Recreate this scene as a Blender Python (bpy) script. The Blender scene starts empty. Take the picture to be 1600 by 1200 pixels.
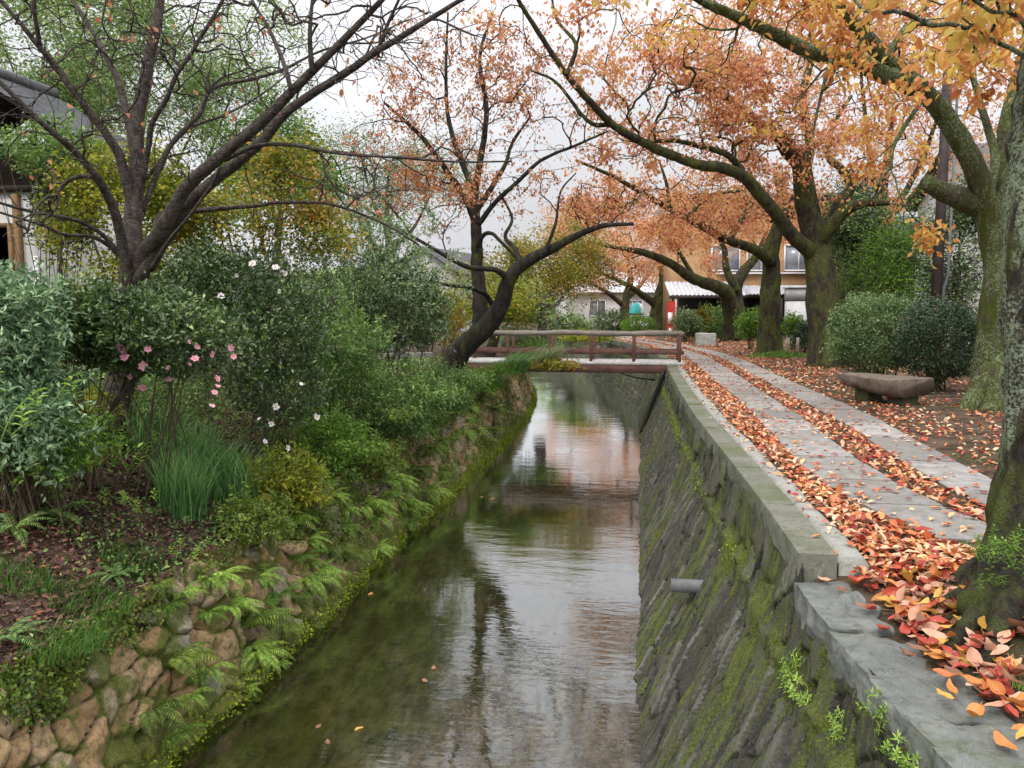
import bpy, math, random
import numpy as np

RNG = np.random.default_rng(11)
random.seed(11)
SC = bpy.context.scene
COL = SC.collection
rad = math.radians

# ------------------------------------------------------------------ camera model
FPX = 1244.0
CAMZ = 1.6
PITCH = math.atan(120 / FPX)
YAW = math.atan(203 * math.cos(PITCH) / FPX)
FWD = np.array([-math.sin(YAW) * math.cos(PITCH), math.cos(YAW) * math.cos(PITCH), -math.sin(PITCH)])
RGT = np.array([math.cos(YAW), math.sin(YAW), 0.0])
UPV = np.cross(RGT, FWD)
CAM = np.array([0, 0, CAMZ])


def at(px, py, d):
    """survey point: the place seen at photo position px,py at d metres from the camera"""
    return CAM + d * (FWD + (px - 800) / FPX * RGT + (600 - py) / FPX * UPV)


def gp(px, py, z=0.0):
    v = FWD + (px - 800) / FPX * RGT + (600 - py) / FPX * UPV
    return CAM + v * ((z - CAMZ) / v[2])


# ------------------------------------------------------------------ numpy noise
def _h(ix, iy, iz, s=0.0):
    v = np.sin(ix * 127.1 + iy * 311.7 + iz * 74.7 + s * 19.19) * 43758.5453
    return v - np.floor(v)


def vnoise(P, s=0.0):
    P = np.asarray(P, float)
    i = np.floor(P); f = P - i
    f = f * f * (3 - 2 * f)
    x, y, z = i[..., 0], i[..., 1], i[..., 2]
    r = 0
    for dx in (0, 1):
        for dy in (0, 1):
            for dz in (0, 1):
                w = (f[..., 0] if dx else 1 - f[..., 0]) * (f[..., 1] if dy else 1 - f[..., 1]) * (f[..., 2] if dz else 1 - f[..., 2])
                r = r + w * _h(x + dx, y + dy, z + dz, s)
    return r * 2 - 1


def fbm(P, sc=1.0, o=3, s=0.0):
    P = np.asarray(P, float) * sc
    a, t = 1.0, 0
    for k in range(o):
        t = t + a * vnoise(P, s + k * 3.1)
        P = P * 2.03; a *= 0.5
    return t


def voronoi(U, V, s=0.0, jit=0.9):
    iu, iv = np.floor(U), np.floor(V)
    f1 = np.full(U.shape, 9.0); f2 = np.full(U.shape, 9.0); cid = np.zeros(U.shape); ou = np.zeros(U.shape); ov = np.zeros(U.shape)
    for du in (-1, 0, 1):
        for dv in (-1, 0, 1):
            cu, cv = iu + du, iv + dv
            pu = cu + .5 + (_h(cu, cv, 1.0, s) - .5) * jit
            pv = cv + .5 + (_h(cu, cv, 2.0, s) - .5) * jit
            d = np.hypot(U - pu, V - pv)
            near = d < f1
            f2 = np.where(near, f1, np.minimum(f2, d))
            cid = np.where(near, _h(cu, cv, 3.0, s), cid)
            ou = np.where(near, U - pu, ou); ov = np.where(near, V - pv, ov)
            f1 = np.where(near, d, f1)
    return f1, f2, cid, ou, ov


def sstep(a, b, x):
    t = np.clip((np.asarray(x, float) - a) / (b - a), 0, 1)
    return t * t * (3 - 2 * t)


def unit(v):
    v = np.asarray(v, float)
    return v / np.maximum(np.linalg.norm(v, axis=-1, keepdims=True), 1e-9)


# ------------------------------------------------------------------ mesh helpers
class MB:
    def __init__(s):
        s.V, s.F, s.n = [], [], 0

    def add(s, V, F):
        V = np.asarray(V, float).reshape(-1, 3)
        for f in (F if isinstance(F, list) else [F]):
            f = np.asarray(f, np.int64)
            if f.size: s.F.append(f + s.n)
        s.V.append(V); s.n += len(V)

    def build(s, name, mat, parent=None, smooth=False, attrs=None):
        return make(name, np.concatenate(s.V), s.F, mat, parent, smooth, attrs)


def mesh_data(name, V, F, mat, smooth=False, attrs=None):
    me = bpy.data.meshes.new(name)
    me.vertices.add(len(V)); me.vertices.foreach_set('co', np.asarray(V, np.float32).ravel())
    tot = np.concatenate([np.full(len(f), f.shape[1]) for f in F]).astype(np.int32)
    idx = np.concatenate([f.ravel() for f in F]).astype(np.int32)
    me.loops.add(len(idx)); me.loops.foreach_set('vertex_index', idx)
    me.polygons.add(len(tot))
    me.polygons.foreach_set('loop_start', np.concatenate([[0], np.cumsum(tot)[:-1]]).astype(np.int32))
    me.update(calc_edges=True)
    if smooth: me.polygons.foreach_set('use_smooth', np.ones(len(tot), bool))
    for k, a in (attrs or {}).items():
        at_ = me.attributes.new(k, 'FLOAT', 'POINT'); at_.data.foreach_set('value', np.asarray(a, np.float32).ravel())
    if mat: me.materials.append(mat)
    return me


def make(name, V, F, mat, parent=None, smooth=False, attrs=None):
    V = np.asarray(V, float)
    q = parent
    while q is not None:
        V = V - np.array(q.location); q = q.parent
    o = bpy.data.objects.new(name, mesh_data(name, V, F, mat, smooth, attrs))
    COL.objects.link(o)
    if parent is not None: o.parent = parent
    return o


def tag(o, label=None, cat=None, group=None, kind=None):
    if label: o['label'] = label
    if cat: o['category'] = cat
    if group: o['group'] = group
    if kind: o['kind'] = kind
    return o


def empty(name, loc, label, cat, group=None):
    o = bpy.data.objects.new(name, None); o.empty_display_size = .1
    o.location = [float(v) for v in loc]; COL.objects.link(o)
    return tag(o, label, cat, group)


def copy_thing(o, loc, rz=0.0, sc=1.0):
    c = o.copy(); COL.objects.link(c); c.location = [float(v) for v in loc]; c.rotation_euler.z = rz; c.scale = (sc, sc, sc)
    for ch in o.children:
        k = ch.copy(); COL.objects.link(k); k.parent = c
    return c


def box(mb, c, s, rz=0.0, tilt=0.0, bev=0.0):
    """box with chamfered vertical+horizontal edges; c centre, s full size"""
    hx, hy, hz = np.array(s) / 2
    b = min(bev, hx * .9, hy * .9, hz * .9)
    if b <= 0:
        V = np.array([[x, y, z] for z in (-hz, hz) for x, y in ((-hx, -hy), (hx, -hy), (hx, hy), (-hx, hy))])
        F = [[0, 3, 2, 1], [4, 5, 6, 7], [0, 1, 5, 4], [1, 2, 6, 5], [2, 3, 7, 6], [3, 0, 4, 7]]
    else:
        V, F = [], []
        for z, i in ((-hz, b), (-hz + b, 0), (hz - b, 0), (hz, b)):
            for x, y in ((-hx + i + b, -hy + i), (hx - i - b, -hy + i), (hx - i, -hy + i + b), (hx - i, hy - i - b), (hx - i - b, hy - i), (-hx + i + b, hy - i), (-hx + i, hy - i - b), (-hx + i, -hy + i + b)):
                V.append([x, y, z])
        for k in range(3):
            for j in range(8):
                F.append([k * 8 + j, k * 8 + (j + 1) % 8, k * 8 + 8 + (j + 1) % 8, k * 8 + 8 + j])
        V = np.array(V)
    ct, st = math.cos(tilt), math.sin(tilt)
    V = V @ np.array([[1, 0, 0], [0, ct, st], [0, -st, ct]])
    cz, sz = math.cos(rz), math.sin(rz)
    V = V @ np.array([[cz, sz, 0], [-sz, cz, 0], [0, 0, 1]]) + np.asarray(c, float)
    fl = [np.array(F)]
    if b > 0: fl.append(np.array([list(range(8))[::-1], list(range(24, 32))]))
    mb.add(V, fl)


def spline(P, step):
    P = np.asarray(P, float)
    if len(P) < 3:
        n = max(2, int(np.linalg.norm(P[-1, :3] - P[0, :3]) / step) + 1)
        t = np.linspace(0, 1, n)[:, None]
        return P[0] * (1 - t) + P[-1] * t
    Q = np.vstack([2 * P[0] - P[1], P, 2 * P[-1] - P[-2]])
    out = []
    for i in range(1, len(Q) - 2):
        n = max(1, int(np.linalg.norm(Q[i + 1, :3] - Q[i, :3]) / step))
        for t in np.arange(n) / n:
            a, b, c, d = Q[i - 1], Q[i], Q[i + 1], Q[i + 2]
            out.append(.5 * (2 * b + (c - a) * t + (2 * a - 5 * b + 4 * c - d) * t * t + (3 * b - a - 3 * c + d) * t ** 3))
    out.append(P[-1])
    return np.array(out)


def tube(P, r, seg=8, lump=0.0, flare=None, cap=True, seed=0.0):
    P = np.asarray(P, float); n = len(P); r = np.broadcast_to(np.asarray(r, float), (n,))
    T = np.gradient(P, axis=0) if n > 2 else np.tile(P[-1] - P[0], (n, 1))
    T = unit(T)
    U = np.zeros((n, 3)); a = np.array([1.0, 0, 0]) if abs(T[0, 0]) < .8 else np.array([0, 1.0, 0])
    u = unit(a - T[0] * (a @ T[0])); U[0] = u
    for i in range(1, n):
        u = u - T[i] * (u @ T[i]); u = u / max(np.linalg.norm(u), 1e-9); U[i] = u
    W = np.cross(T, U)
    th = np.arange(seg) * 2 * math.pi / seg
    D = U[:, None] * np.cos(th)[None, :, None] + W[:, None] * np.sin(th)[None, :, None]
    rr = np.repeat(r[:, None], seg, 1)
    if flare:
        amp, hs, k, z0 = flare
        h = np.maximum(P[:, 2] - z0, 0)[:, None]
        rr = rr * (1 + amp * np.exp(-h / hs) * (.62 + .38 * np.cos(k * th + 1.3)[None]) + .10 * np.exp(-h / (hs * 4)) * np.cos(3 * th + .4)[None])
    V = P[:, None] + D * rr[..., None]
    if lump:
        nz = fbm(V.reshape(-1, 3) / np.maximum(np.repeat(r, seg), .02)[:, None] * .9, 1, 5, seed).reshape(n, seg)
        V = P[:, None] + D * (rr * (1 + lump * nz))[..., None]
    i = np.arange(n - 1)[:, None]; j = np.arange(seg)[None]
    F = np.stack([i * seg + j, i * seg + (j + 1) % seg, (i + 1) * seg + (j + 1) % seg, (i + 1) * seg + j], -1).reshape(-1, 4)
    V = V.reshape(-1, 3); fl = [F]
    if cap and n > 1:
        V = np.vstack([V, P[0], P[-1]]); a = len(V) - 2; j = np.arange(seg)
        fl.append(np.stack([np.full(seg, a), (j + 1) % seg, j], -1))
        fl.append(np.stack([np.full(seg, a + 1), (n - 1) * seg + j, (n - 1) * seg + (j + 1) % seg], -1))
    return V, fl


# leaf templates: along +Y, normal +Z, unit length
LEAF = (np.array([[0, 0, 0], [-.5, .45, .10], [0, 1, -.12], [.5, .45, .10]]), np.array([[0, 3, 2], [0, 2, 1]]))


def leaf_fine(seed):
    r = random.Random(seed); rows = 7; V = []
    curl = r.uniform(.05, .5); fold = r.uniform(.05, .45); tw = r.uniform(-.5, .5)
    for i in range(rows):
        t = i / (rows - 1); w = .27 * math.sin(math.pi * min(1, t * .93 + .05)) ** .8 * (1.15 - .45 * t) + .004
        z = curl * (t - .5) ** 2 + .03 * math.sin(t * 9 + seed); a = tw * (t - .5)
        for s in (-1, -.5, 0, .5, 1):
            V.append([s * w * math.cos(a), t, z + abs(s) ** 1.4 * w * fold + s * w * math.sin(a)])
    F = [[i * 5 + j, i * 5 + j + 1, i * 5 + j + 6, i * 5 + j + 5] for i in range(rows - 1) for j in range(4)]
    V += [[-.012, 0, V[2][2]], [.012, 0, V[2][2]], [.008, -.28, V[2][2] + .03], [-.008, -.28, V[2][2] + .03]]
    n = rows * 5
    F.append([n, n + 3, n + 2, n + 1])
    return np.array(V), np.array(F)


def leaf_mid():
    V = [[0, 0, 0], [-.40, .3, .12], [0, .3, 0], [.40, .3, .12], [-.42, .6, .10], [0, .62, .0], [.42, .6, .10], [0, 1, -.1]]
    return np.array(V), [np.array([[0, 3, 2], [0, 2, 1], [4, 5, 7], [5, 6, 7]]), np.array([[1, 2, 5, 4], [2, 3, 6, 5]])]


LEAFM = leaf_mid()


def put_leaves(mb, pos, dirs, nrm, length, width, tpl=LEAF):
    pos = np.asarray(pos, float); N = len(pos)
    if N == 0: return
    y = unit(dirs); n = nrm - y * np.sum(nrm * y, -1, keepdims=True); z = unit(n); x = np.cross(y, z)
    T, F = tpl
    L = np.broadcast_to(np.asarray(length, float), (N,)); Wd = np.broadcast_to(np.asarray(width, float), (N,))
    V = pos[:, None] + T[None, :, 0:1] * (x * Wd[:, None])[:, None] + T[None, :, 1:2] * (y * L[:, None])[:, None] + T[None, :, 2:3] * (z * L[:, None])[:, None]
    k = len(T)
    Fs = F if isinstance(F, list) else [F]
    mb.add(V.reshape(-1, 3), [(f[None] + (np.arange(N) * k)[:, None, None]).reshape(-1, f.shape[1]) for f in Fs])


def rdir(n, up=0.0):
    v = RNG.normal(size=(n, 3)); v = unit(v); v[:, 2] += up
    return unit(v)


# ------------------------------------------------------------------ materials
class NT:
    def __init__(s, name):
        s.m = bpy.data.materials.new(name); s.m.use_nodes = True
        s.t = s.m.node_tree; s.t.nodes.clear()
        s.out = s.t.nodes.new('ShaderNodeOutputMaterial')

    def n(s, typ, **kw):
        nd = s.t.nodes.new(typ)
        for k, v in kw.items():
            if k in nd.inputs.keys(): nd.inputs[k].default_value = v
            else: setattr(nd, k, v)
        return nd

    def l(s, a, b): s.t.links.new(a, b)

    def noise(s, vec, scale, detail=4, rough=.6, sx=None):
        if sx is not None:
            mp = s.n('ShaderNodeMapping'); mp.inputs['Scale'].default_value = sx; s.l(vec, mp.inputs['Vector']); vec = mp.outputs[0]
        nd = s.n('ShaderNodeTexNoise'); nd.inputs['Scale'].default_value = scale; nd.inputs['Detail'].default_value = detail; nd.inputs['Roughness'].default_value = rough
        s.l(vec, nd.inputs['Vector']); return nd.outputs['Fac']

    def ramp(s, fac, stops, interp='LINEAR'):
        nd = s.n('ShaderNodeValToRGB'); cr = nd.color_ramp; cr.interpolation = interp
        while len(cr.elements) < len(stops): cr.elements.new(.5)
        for e, (p, c) in zip(cr.elements, stops):
            e.position = p; e.color = (*c, 1) if len(c) == 3 else c
        s.l(fac, nd.inputs['Fac']); return nd.outputs['Color']

    def step(s, fac, a, b):
        nd = s.n('ShaderNodeMapRange'); nd.inputs['From Min'].default_value = a; nd.inputs['From Max'].default_value = b; nd.interpolation_type = 'SMOOTHSTEP'
        s.l(fac, nd.inputs['Value']); return nd.outputs['Result']

    def math(s, op, a, b=None):
        nd = s.n('ShaderNodeMath', operation=op)
        for i, v in enumerate((a, b)):
            if v is None: continue
            if hasattr(v, 'links'): s.l(v, nd.inputs[i])
            else: nd.inputs[i].default_value = v
        return nd.outputs[0]

    def mix(s, fac, a, b, mode='MIX'):
        nd = s.n('ShaderNodeMix', data_type='RGBA', blend_type=mode)
        for k, v in ((0, fac), (6, a), (7, b)):
            if hasattr(v, 'links'): s.l(v, nd.inputs[k])
            elif k == 0: nd.inputs[0].default_value = v
            else: nd.inputs[k].default_value = (*v, 1)
        return nd.outputs[2]

    def bump(s, h, strength=.5, dist=.02, prev=None):
        nd = s.n('ShaderNodeBump'); nd.inputs['Strength'].default_value = strength; nd.inputs['Distance'].default_value = dist
        s.l(h, nd.inputs['Height'])
        if prev is not None: s.l(prev, nd.inputs['Normal'])
        return nd.outputs[0]

    def pos(s): return s.n('ShaderNodeNewGeometry').outputs['Position']

    def attr(s, name):
        return s.n('ShaderNodeAttribute', attribute_name=name).outputs['Fac']

    def surf(s, col, rough=.8, spec=.3, normal=None, metal=0.0):
        b = s.n('ShaderNodeBsdfPrincipled')
        b.inputs['Specular IOR Level'].default_value = spec; b.inputs['Metallic'].default_value = metal
        if hasattr(rough, 'links'): s.l(rough, b.inputs['Roughness'])
        else: b.inputs['Roughness'].default_value = rough
        if hasattr(col, 'links'): s.l(col, b.inputs['Base Color'])
        else: b.inputs['Base Color'].default_value = (*col, 1)
        if normal is not None: s.l(normal, b.inputs['Normal'])
        s.l(b.outputs[0], s.out.inputs['Surface'])
        return s.m


def leafmat(name, stops, trans=.35, rough=.45, spec=.35, clump=.35, cscale=1.3, perobj=False, gain=1.0):
    stops = [(a, tuple(min(.85, v * gain) for v in c)) for a, c in stops]
    t = NT(name)
    if perobj: r = t.n('ShaderNodeObjectInfo').outputs['Random']
    else: r = t.n('ShaderNodeNewGeometry').outputs['Random Per Island']
    n = t.noise(t.pos(), cscale, 2)
    # kinds of leaf follow the branch they grow on as well as chance
    f = t.math('ADD', t.math('MULTIPLY', r, 1 - clump * .6), t.math('MULTIPLY', t.step(n, .3, .7), clump * .6))
    col = t.ramp(f, stops)
    d = t.n('ShaderNodeBsdfPrincipled'); d.inputs['Roughness'].default_value = rough; d.inputs['Specular IOR Level'].default_value = spec
    t.l(col, d.inputs['Base Color'])
    tr = t.n('ShaderNodeBsdfTranslucent'); t.l(col, tr.inputs['Color'])
    mx = t.n('ShaderNodeMixShader'); mx.inputs[0].default_value = trans
    t.l(d.outputs[0], mx.inputs[1]); t.l(tr.outputs[0], mx.inputs[2]); t.l(mx.outputs[0], t.out.inputs['Surface'])
    return t.m


def barkmat(name, dark, mid, moss=(.075, .09, .012), mossa=.5, lich=(.30, .36, .24), licha=.3, sc=1.0, ring=False, lz=None):
    t = NT(name); p = t.pos()
    n1 = t.noise(p, 9 * sc, 6, .7, (1, 1, .45)); n2 = t.noise(p, 2.6 * sc, 6, .72, (1, 1, .6)); n3 = t.noise(p, 30 * sc, 6, .72); n5 = t.noise(p, 5 * sc, 4, .6, (1, 1, .22)); n4 = t.noise(p, 45 * sc, 4, .7)
    col = t.mix(t.step(n1, .3, .7), dark, mid)
    if ring:
        nr = t.noise(p, 14, 3, .6, (1, 1, 5)); col = t.mix(t.math('MULTIPLY', t.step(nr, .52, .66), .6), col, (mid[0] * 1.9, mid[1] * 1.9, mid[2] * 1.8))
    if mossa > 0:
        mf = t.step(t.math('ADD', n2, t.math('MULTIPLY', n1, .35)), .95 - mossa * .55, 1.08 - mossa * .45)
        col = t.mix(t.math('MULTIPLY', mf, .93), col, t.mix(t.step(n4, .3, .7), (moss[0] * .45, moss[1] * .5, moss[2]), (moss[0] * 1.25, moss[1] * 1.25, moss[2])))
    if licha > 0:
        lf = t.math('MULTIPLY', t.step(t.math('ADD', n3, t.math('MULTIPLY', n2, .35)), .86 - licha * .42, .96 - licha * .38), t.step(n5, .40, .50))
        if lz is not None:
            sp_ = t.n('ShaderNodeSeparateXYZ'); t.l(p, sp_.inputs[0]); lf = t.math('MULTIPLY', lf, t.math('ADD', t.math('MULTIPLY', t.step(t.math('ADD', sp_.outputs['Z'], t.math('MULTIPLY', n2, .5)), lz + .15, lz + .45), .92), .08))
        col = t.mix(t.math('MULTIPLY', lf, .9), col, t.mix(t.step(n4, .35, .65), (lich[0] * .6, lich[1] * .62, lich[2] * .6), lich))
    h = t.math('ADD', n1, t.math('MULTIPLY', n4, .5))
    return t.surf(col, .9, .2, t.bump(h, 1.0, .05))


def plainmat(name, c1, c2, scale=6, rough=.75, bump=.3, spec=.3, sx=None, metal=0.0, dist=.01):
    t = NT(name); n = t.noise(t.pos(), scale, 6, .65, sx); n2 = t.noise(t.pos(), scale * .23, 3)
    f = t.math('ADD', t.math('MULTIPLY', n, .65), t.math('MULTIPLY', n2, .35))
    return t.surf(t.mix(t.step(f, .34, .66), c1, c2), rough, spec, t.bump(n, bump, dist) if bump else None, metal)


M = {}
M['orange'] = leafmat('cherry_leaf_orange', [(0, (.16, .06, .025)), (.14, (.48, .14, .05)), (.36, (.64, .28, .09)), (.62, (.70, .42, .10)), (.84, (.68, .48, .10)), (1, (.28, .32, .06))], .5, clump=.5, cscale=.9)
M['salmon'] = leafmat('cherry_leaf_salmon', [(0, (.15, .06, .04)), (.2, (.42, .14, .07)), (.44, (.58, .26, .12)), (.64, (.66, .38, .22)), (.84, (.62, .36, .10)), (1, (.34, .32, .09))], .55, clump=.45, cscale=1.1, gain=1.2)
M['rust'] = leafmat('cherry_leaf_rust', [(0, (.14, .06, .04)), (.3, (.46, .16, .07)), (.6, (.60, .28, .14)), (.85, (.6, .34, .12)), (1, (.3, .26, .09))], .5, clump=.5)
M['yellowgreen'] = leafmat('maple_leaf_yellow_green', [(0, (.05, .08, .01)), (.35, (.13, .17, .015)), (.7, (.25, .26, .02)), (1, (.40, .26, .03))], .4, clump=.5, cscale=1.1, gain=1.35)
M['yelloworange'] = leafmat('shrub_leaf_yellow_orange', [(0, (.06, .09, .015)), (.35, (.13, .17, .02)), (.7, (.32, .25, .03)), (1, (.46, .18, .03))], .4, clump=.6, gain=1.2)
M['brightgreen'] = leafmat('leaf_bright_green', [(0, (.025, .06, .01)), (.5, (.07, .14, .02)), (1, (.16, .24, .03))], .4, clump=.4, gain=1.80)
M['limegreen'] = leafmat('fern_light_green', [(0, (.07, .13, .02)), (.5, (.16, .26, .04)), (1, (.30, .38, .08))], .4, clump=.3, gain=1.62)
M['midgreen'] = leafmat('leaf_mid_green', [(0, (.022, .048, .012)), (.5, (.065, .115, .028)), (.85, (.13, .19, .05)), (1, (.24, .26, .06))], .3, clump=.4, gain=2.08)
M['darkgreen'] = leafmat('camellia_leaf_dark_green', [(0, (.008, .018, .008)), (.45, (.030, .056, .017)), (.8, (.085, .125, .034)), (.93, (.15, .20, .075)), (1, (.25, .23, .06))], .22, .30, .55, clump=.55, gain=1.92)
M['greygreen'] = leafmat('leaf_grey_green', [(0, (.03, .05, .022)), (.5, (.09, .13, .055)), (.85, (.19, .24, .12)), (1, (.30, .30, .15))], .3, clump=.4, gain=1.95)
M['bluegreen'] = leafmat('leaf_pale_blue_green', [(0, (.03, .065, .03)), (.5, (.09, .16, .075)), (1, (.25, .34, .18))], .25, .35, .5, clump=.4, gain=1.62)
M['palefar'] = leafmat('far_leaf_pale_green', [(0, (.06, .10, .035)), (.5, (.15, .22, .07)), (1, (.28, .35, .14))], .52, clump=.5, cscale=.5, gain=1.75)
M['hedge'] = leafmat('hedge_leaf', [(0, (.03, .055, .02)), (.5, (.08, .13, .045)), (.9, (.16, .22, .09)), (1, (.22, .15, .07))], .25, clump=.4, gain=1.67)
M['hedgedark'] = leafmat('hedge_leaf_dark', [(0, (.015, .03, .015)), (.5, (.045, .075, .035)), (.9, (.10, .14, .08)), (1, (.26, .12, .06))], .2, clump=.4, gain=1.45)
M['grass'] = leafmat('grass_blade', [(0, (.03, .08, .025)), (.5, (.07, .16, .045)), (.9, (.14, .25, .07)), (1, (.3, .27, .1))], .3, clump=.3, gain=1.62)
M['tuft'] = leafmat('turf_blade', [(0, (.02, .05, .01)), (.5, (.05, .12, .02)), (1, (.13, .22, .04))], .3, clump=.3, gain=1.4)
M['mossclump'] = leafmat('moss_clump', [(0, (.08, .11, .01)), (.5, (.22, .30, .025)), (1, (.42, .48, .05))], .3, .8, .1, clump=.4, cscale=3)
M['creeper'] = leafmat('creeper_leaf', [(0, (.03, .06, .012)), (.4, (.09, .15, .02)), (.75, (.19, .25, .035)), (1, (.33, .33, .06))], .35, clump=.5, cscale=1.6)
M['litter'] = leafmat('litter_leaf', [(0, (.03, .015, .012)), (.5, (.09, .045, .035)), (.85, (.2, .09, .06)), (1, (.4, .12, .05))], .1, .6, .3)
FALLEN = {'red': [(0, (.30, .015, .015)), (1, (.50, .045, .03))], 'orange': [(0, (.42, .12, .03)), (1, (.62, .25, .05))],
          'yellow': [(0, (.55, .32, .05)), (1, (.68, .44, .10))], 'pale pink': [(0, (.50, .25, .17)), (1, (.66, .40, .27))], 'brown': [(0, (.13, .055, .035)), (1, (.28, .12, .07))]}
for k, s in FALLEN.items():
    t = NT('fallen_leaf_' + k.replace(' ', '_'))
    p = t.n('ShaderNodeTexCoord').outputs['Object']
    r = t.n('ShaderNodeObjectInfo').outputs['Random']
    c = t.ramp(r, s)
    n = t.noise(p, 30, 4); w = t.n('ShaderNodeTexWave', wave_type='BANDS', bands_direction='Y'); w.inputs['Scale'].default_value = 36; w.inputs['Distortion'].default_value = 3
    t.l(p, w.inputs['Vector'])
    c = t.mix(t.math('MULTIPLY', t.step(n, .5, .75), .55), c, (.20, .07, .03)); c = t.mix(t.math('MULTIPLY', w.outputs['Fac'], .16), c, (.7, .4, .2))
    d = t.n('ShaderNodeBsdfPrincipled'); d.inputs['Roughness'].default_value = .42; d.inputs['Specular IOR Level'].default_value = .4; t.l(c, d.inputs['Base Color']); t.l(t.bump(w.outputs['Fac'], .25, .003), d.inputs['Normal'])
    tr = t.n('ShaderNodeBsdfTranslucent'); t.l(c, tr.inputs['Color']); mx = t.n('ShaderNodeMixShader'); mx.inputs[0].default_value = .2
    t.l(d.outputs[0], mx.inputs[1]); t.l(tr.outputs[0], mx.inputs[2]); t.l(mx.outputs[0], t.out.inputs['Surface'])
    M['f_' + k] = t.m
M['carpet'] = leafmat('fallen_leaf_carpet', [(0, (.11, .045, .03)), (.14, (.32, .03, .02)), (.32, (.5, .11, .04)), (.5, (.6, .24, .07)), (.66, (.62, .34, .2)), (.86, (.66, .46, .3)), (1, (.66, .42, .12))], .15, .45, .35, clump=.2, cscale=2)

M['bark_moss'] = barkmat('bark_mossy', (.018, .015, .011), (.065, .054, .038), moss=(.085, .092, .014), mossa=.66, licha=.30, lich=(.22, .25, .17))
M['bark_lichen'] = barkmat('bark_lichen', (.03, .024, .018), (.10, .085, .06), mossa=.78, licha=.50, lich=(.22, .27, .17))
M['bark_near'] = barkmat('bark_near_trunk', (.014, .011, .009), (.062, .048, .036), mossa=.60, licha=.62, sc=1.8, lz=.75)
M['bark_cherry'] = barkmat('bark_young_cherry', (.028, .022, .019), (.115, .094, .080), mossa=.18, licha=.1, ring=True, sc=2)
M['bark_dark'] = barkmat('bark_dark', (.014, .012, .010), (.05, .042, .032), mossa=.45, licha=.0)
M['bark_grey'] = barkmat('bark_grey', (.05, .042, .036), (.14, .12, .10), mossa=.1, licha=.1)
M['stem'] = plainmat('shrub_stem', (.05, .04, .025), (.14, .11, .06), 12, .8)
M['cut'] = plainmat('pale_stake_wood', (.25, .22, .17), (.42, .38, .30), 20, .8)


def soilmat():
    t = NT('soil'); p = t.pos()
    n = t.noise(p, 3.0, 8, .7); n2 = t.noise(p, .8, 4); n3 = t.noise(p, 40, 5, .75)
    c = t.mix(t.step(n, .35, .65), (.035, .024, .017), (.12, .085, .058))
    c = t.mix(t.math('MULTIPLY', t.step(n2, .48, .62), .55), c, (.055, .06, .02))
    c = t.mix(t.math('MULTIPLY', t.step(n3, .55, .7), .5), c, (.2, .12, .08))
    return t.surf(c, .95, .15, t.bump(t.math('ADD', n3, n), .8, .03))


M['soil'] = soilmat()


def stone_left():
    t = NT('left_wall_stone'); p = t.pos()
    tone, edge = t.attr('tone'), t.attr('edge')
    n1 = t.noise(p, 22, 6, .7); n2 = t.noise(p, 3.2, 5, .6); n3 = t.noise(p, 90, 4, .7)
    c = t.ramp(tone, [(0, (.24, .15, .075)), (.3, (.38, .245, .12)), (.55, (.41, .29, .165)), (.75, (.31, .275, .215)), (.9, (.48, .32, .15)), (1, (.27, .26, .215))])
    c = t.mix(t.math('MULTIPLY', t.step(n1, .4, .68), .7), c, (.085, .062, .038)); c = t.mix(t.math('MULTIPLY', t.step(n3, .55, .72), .45), c, (.40, .33, .22))
    gap = t.step(t.math('ADD', edge, t.math('MULTIPLY', n1, .14)), .19, .09)
    c = t.mix(gap, c, (.025, .022, .014))
    sep = t.n('ShaderNodeSeparateXYZ'); t.l(p, sep.inputs[0])
    low = t.step(sep.outputs['Z'], -1.45, -1.9)
    mo = t.step(t.math('ADD', n2, t.math('ADD', t.math('MULTIPLY', low, .22), t.math('MULTIPLY', gap, .07))), .47, .60)
    c = t.mix(t.math('MULTIPLY', mo, .85), c, t.mix(t.step(n3, .35, .65), (.035, .05, .01), (.13, .17, .02)))
    return t.surf(c, .9, .2, t.bump(t.math('ADD', n1, n3), .8, .02))


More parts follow.
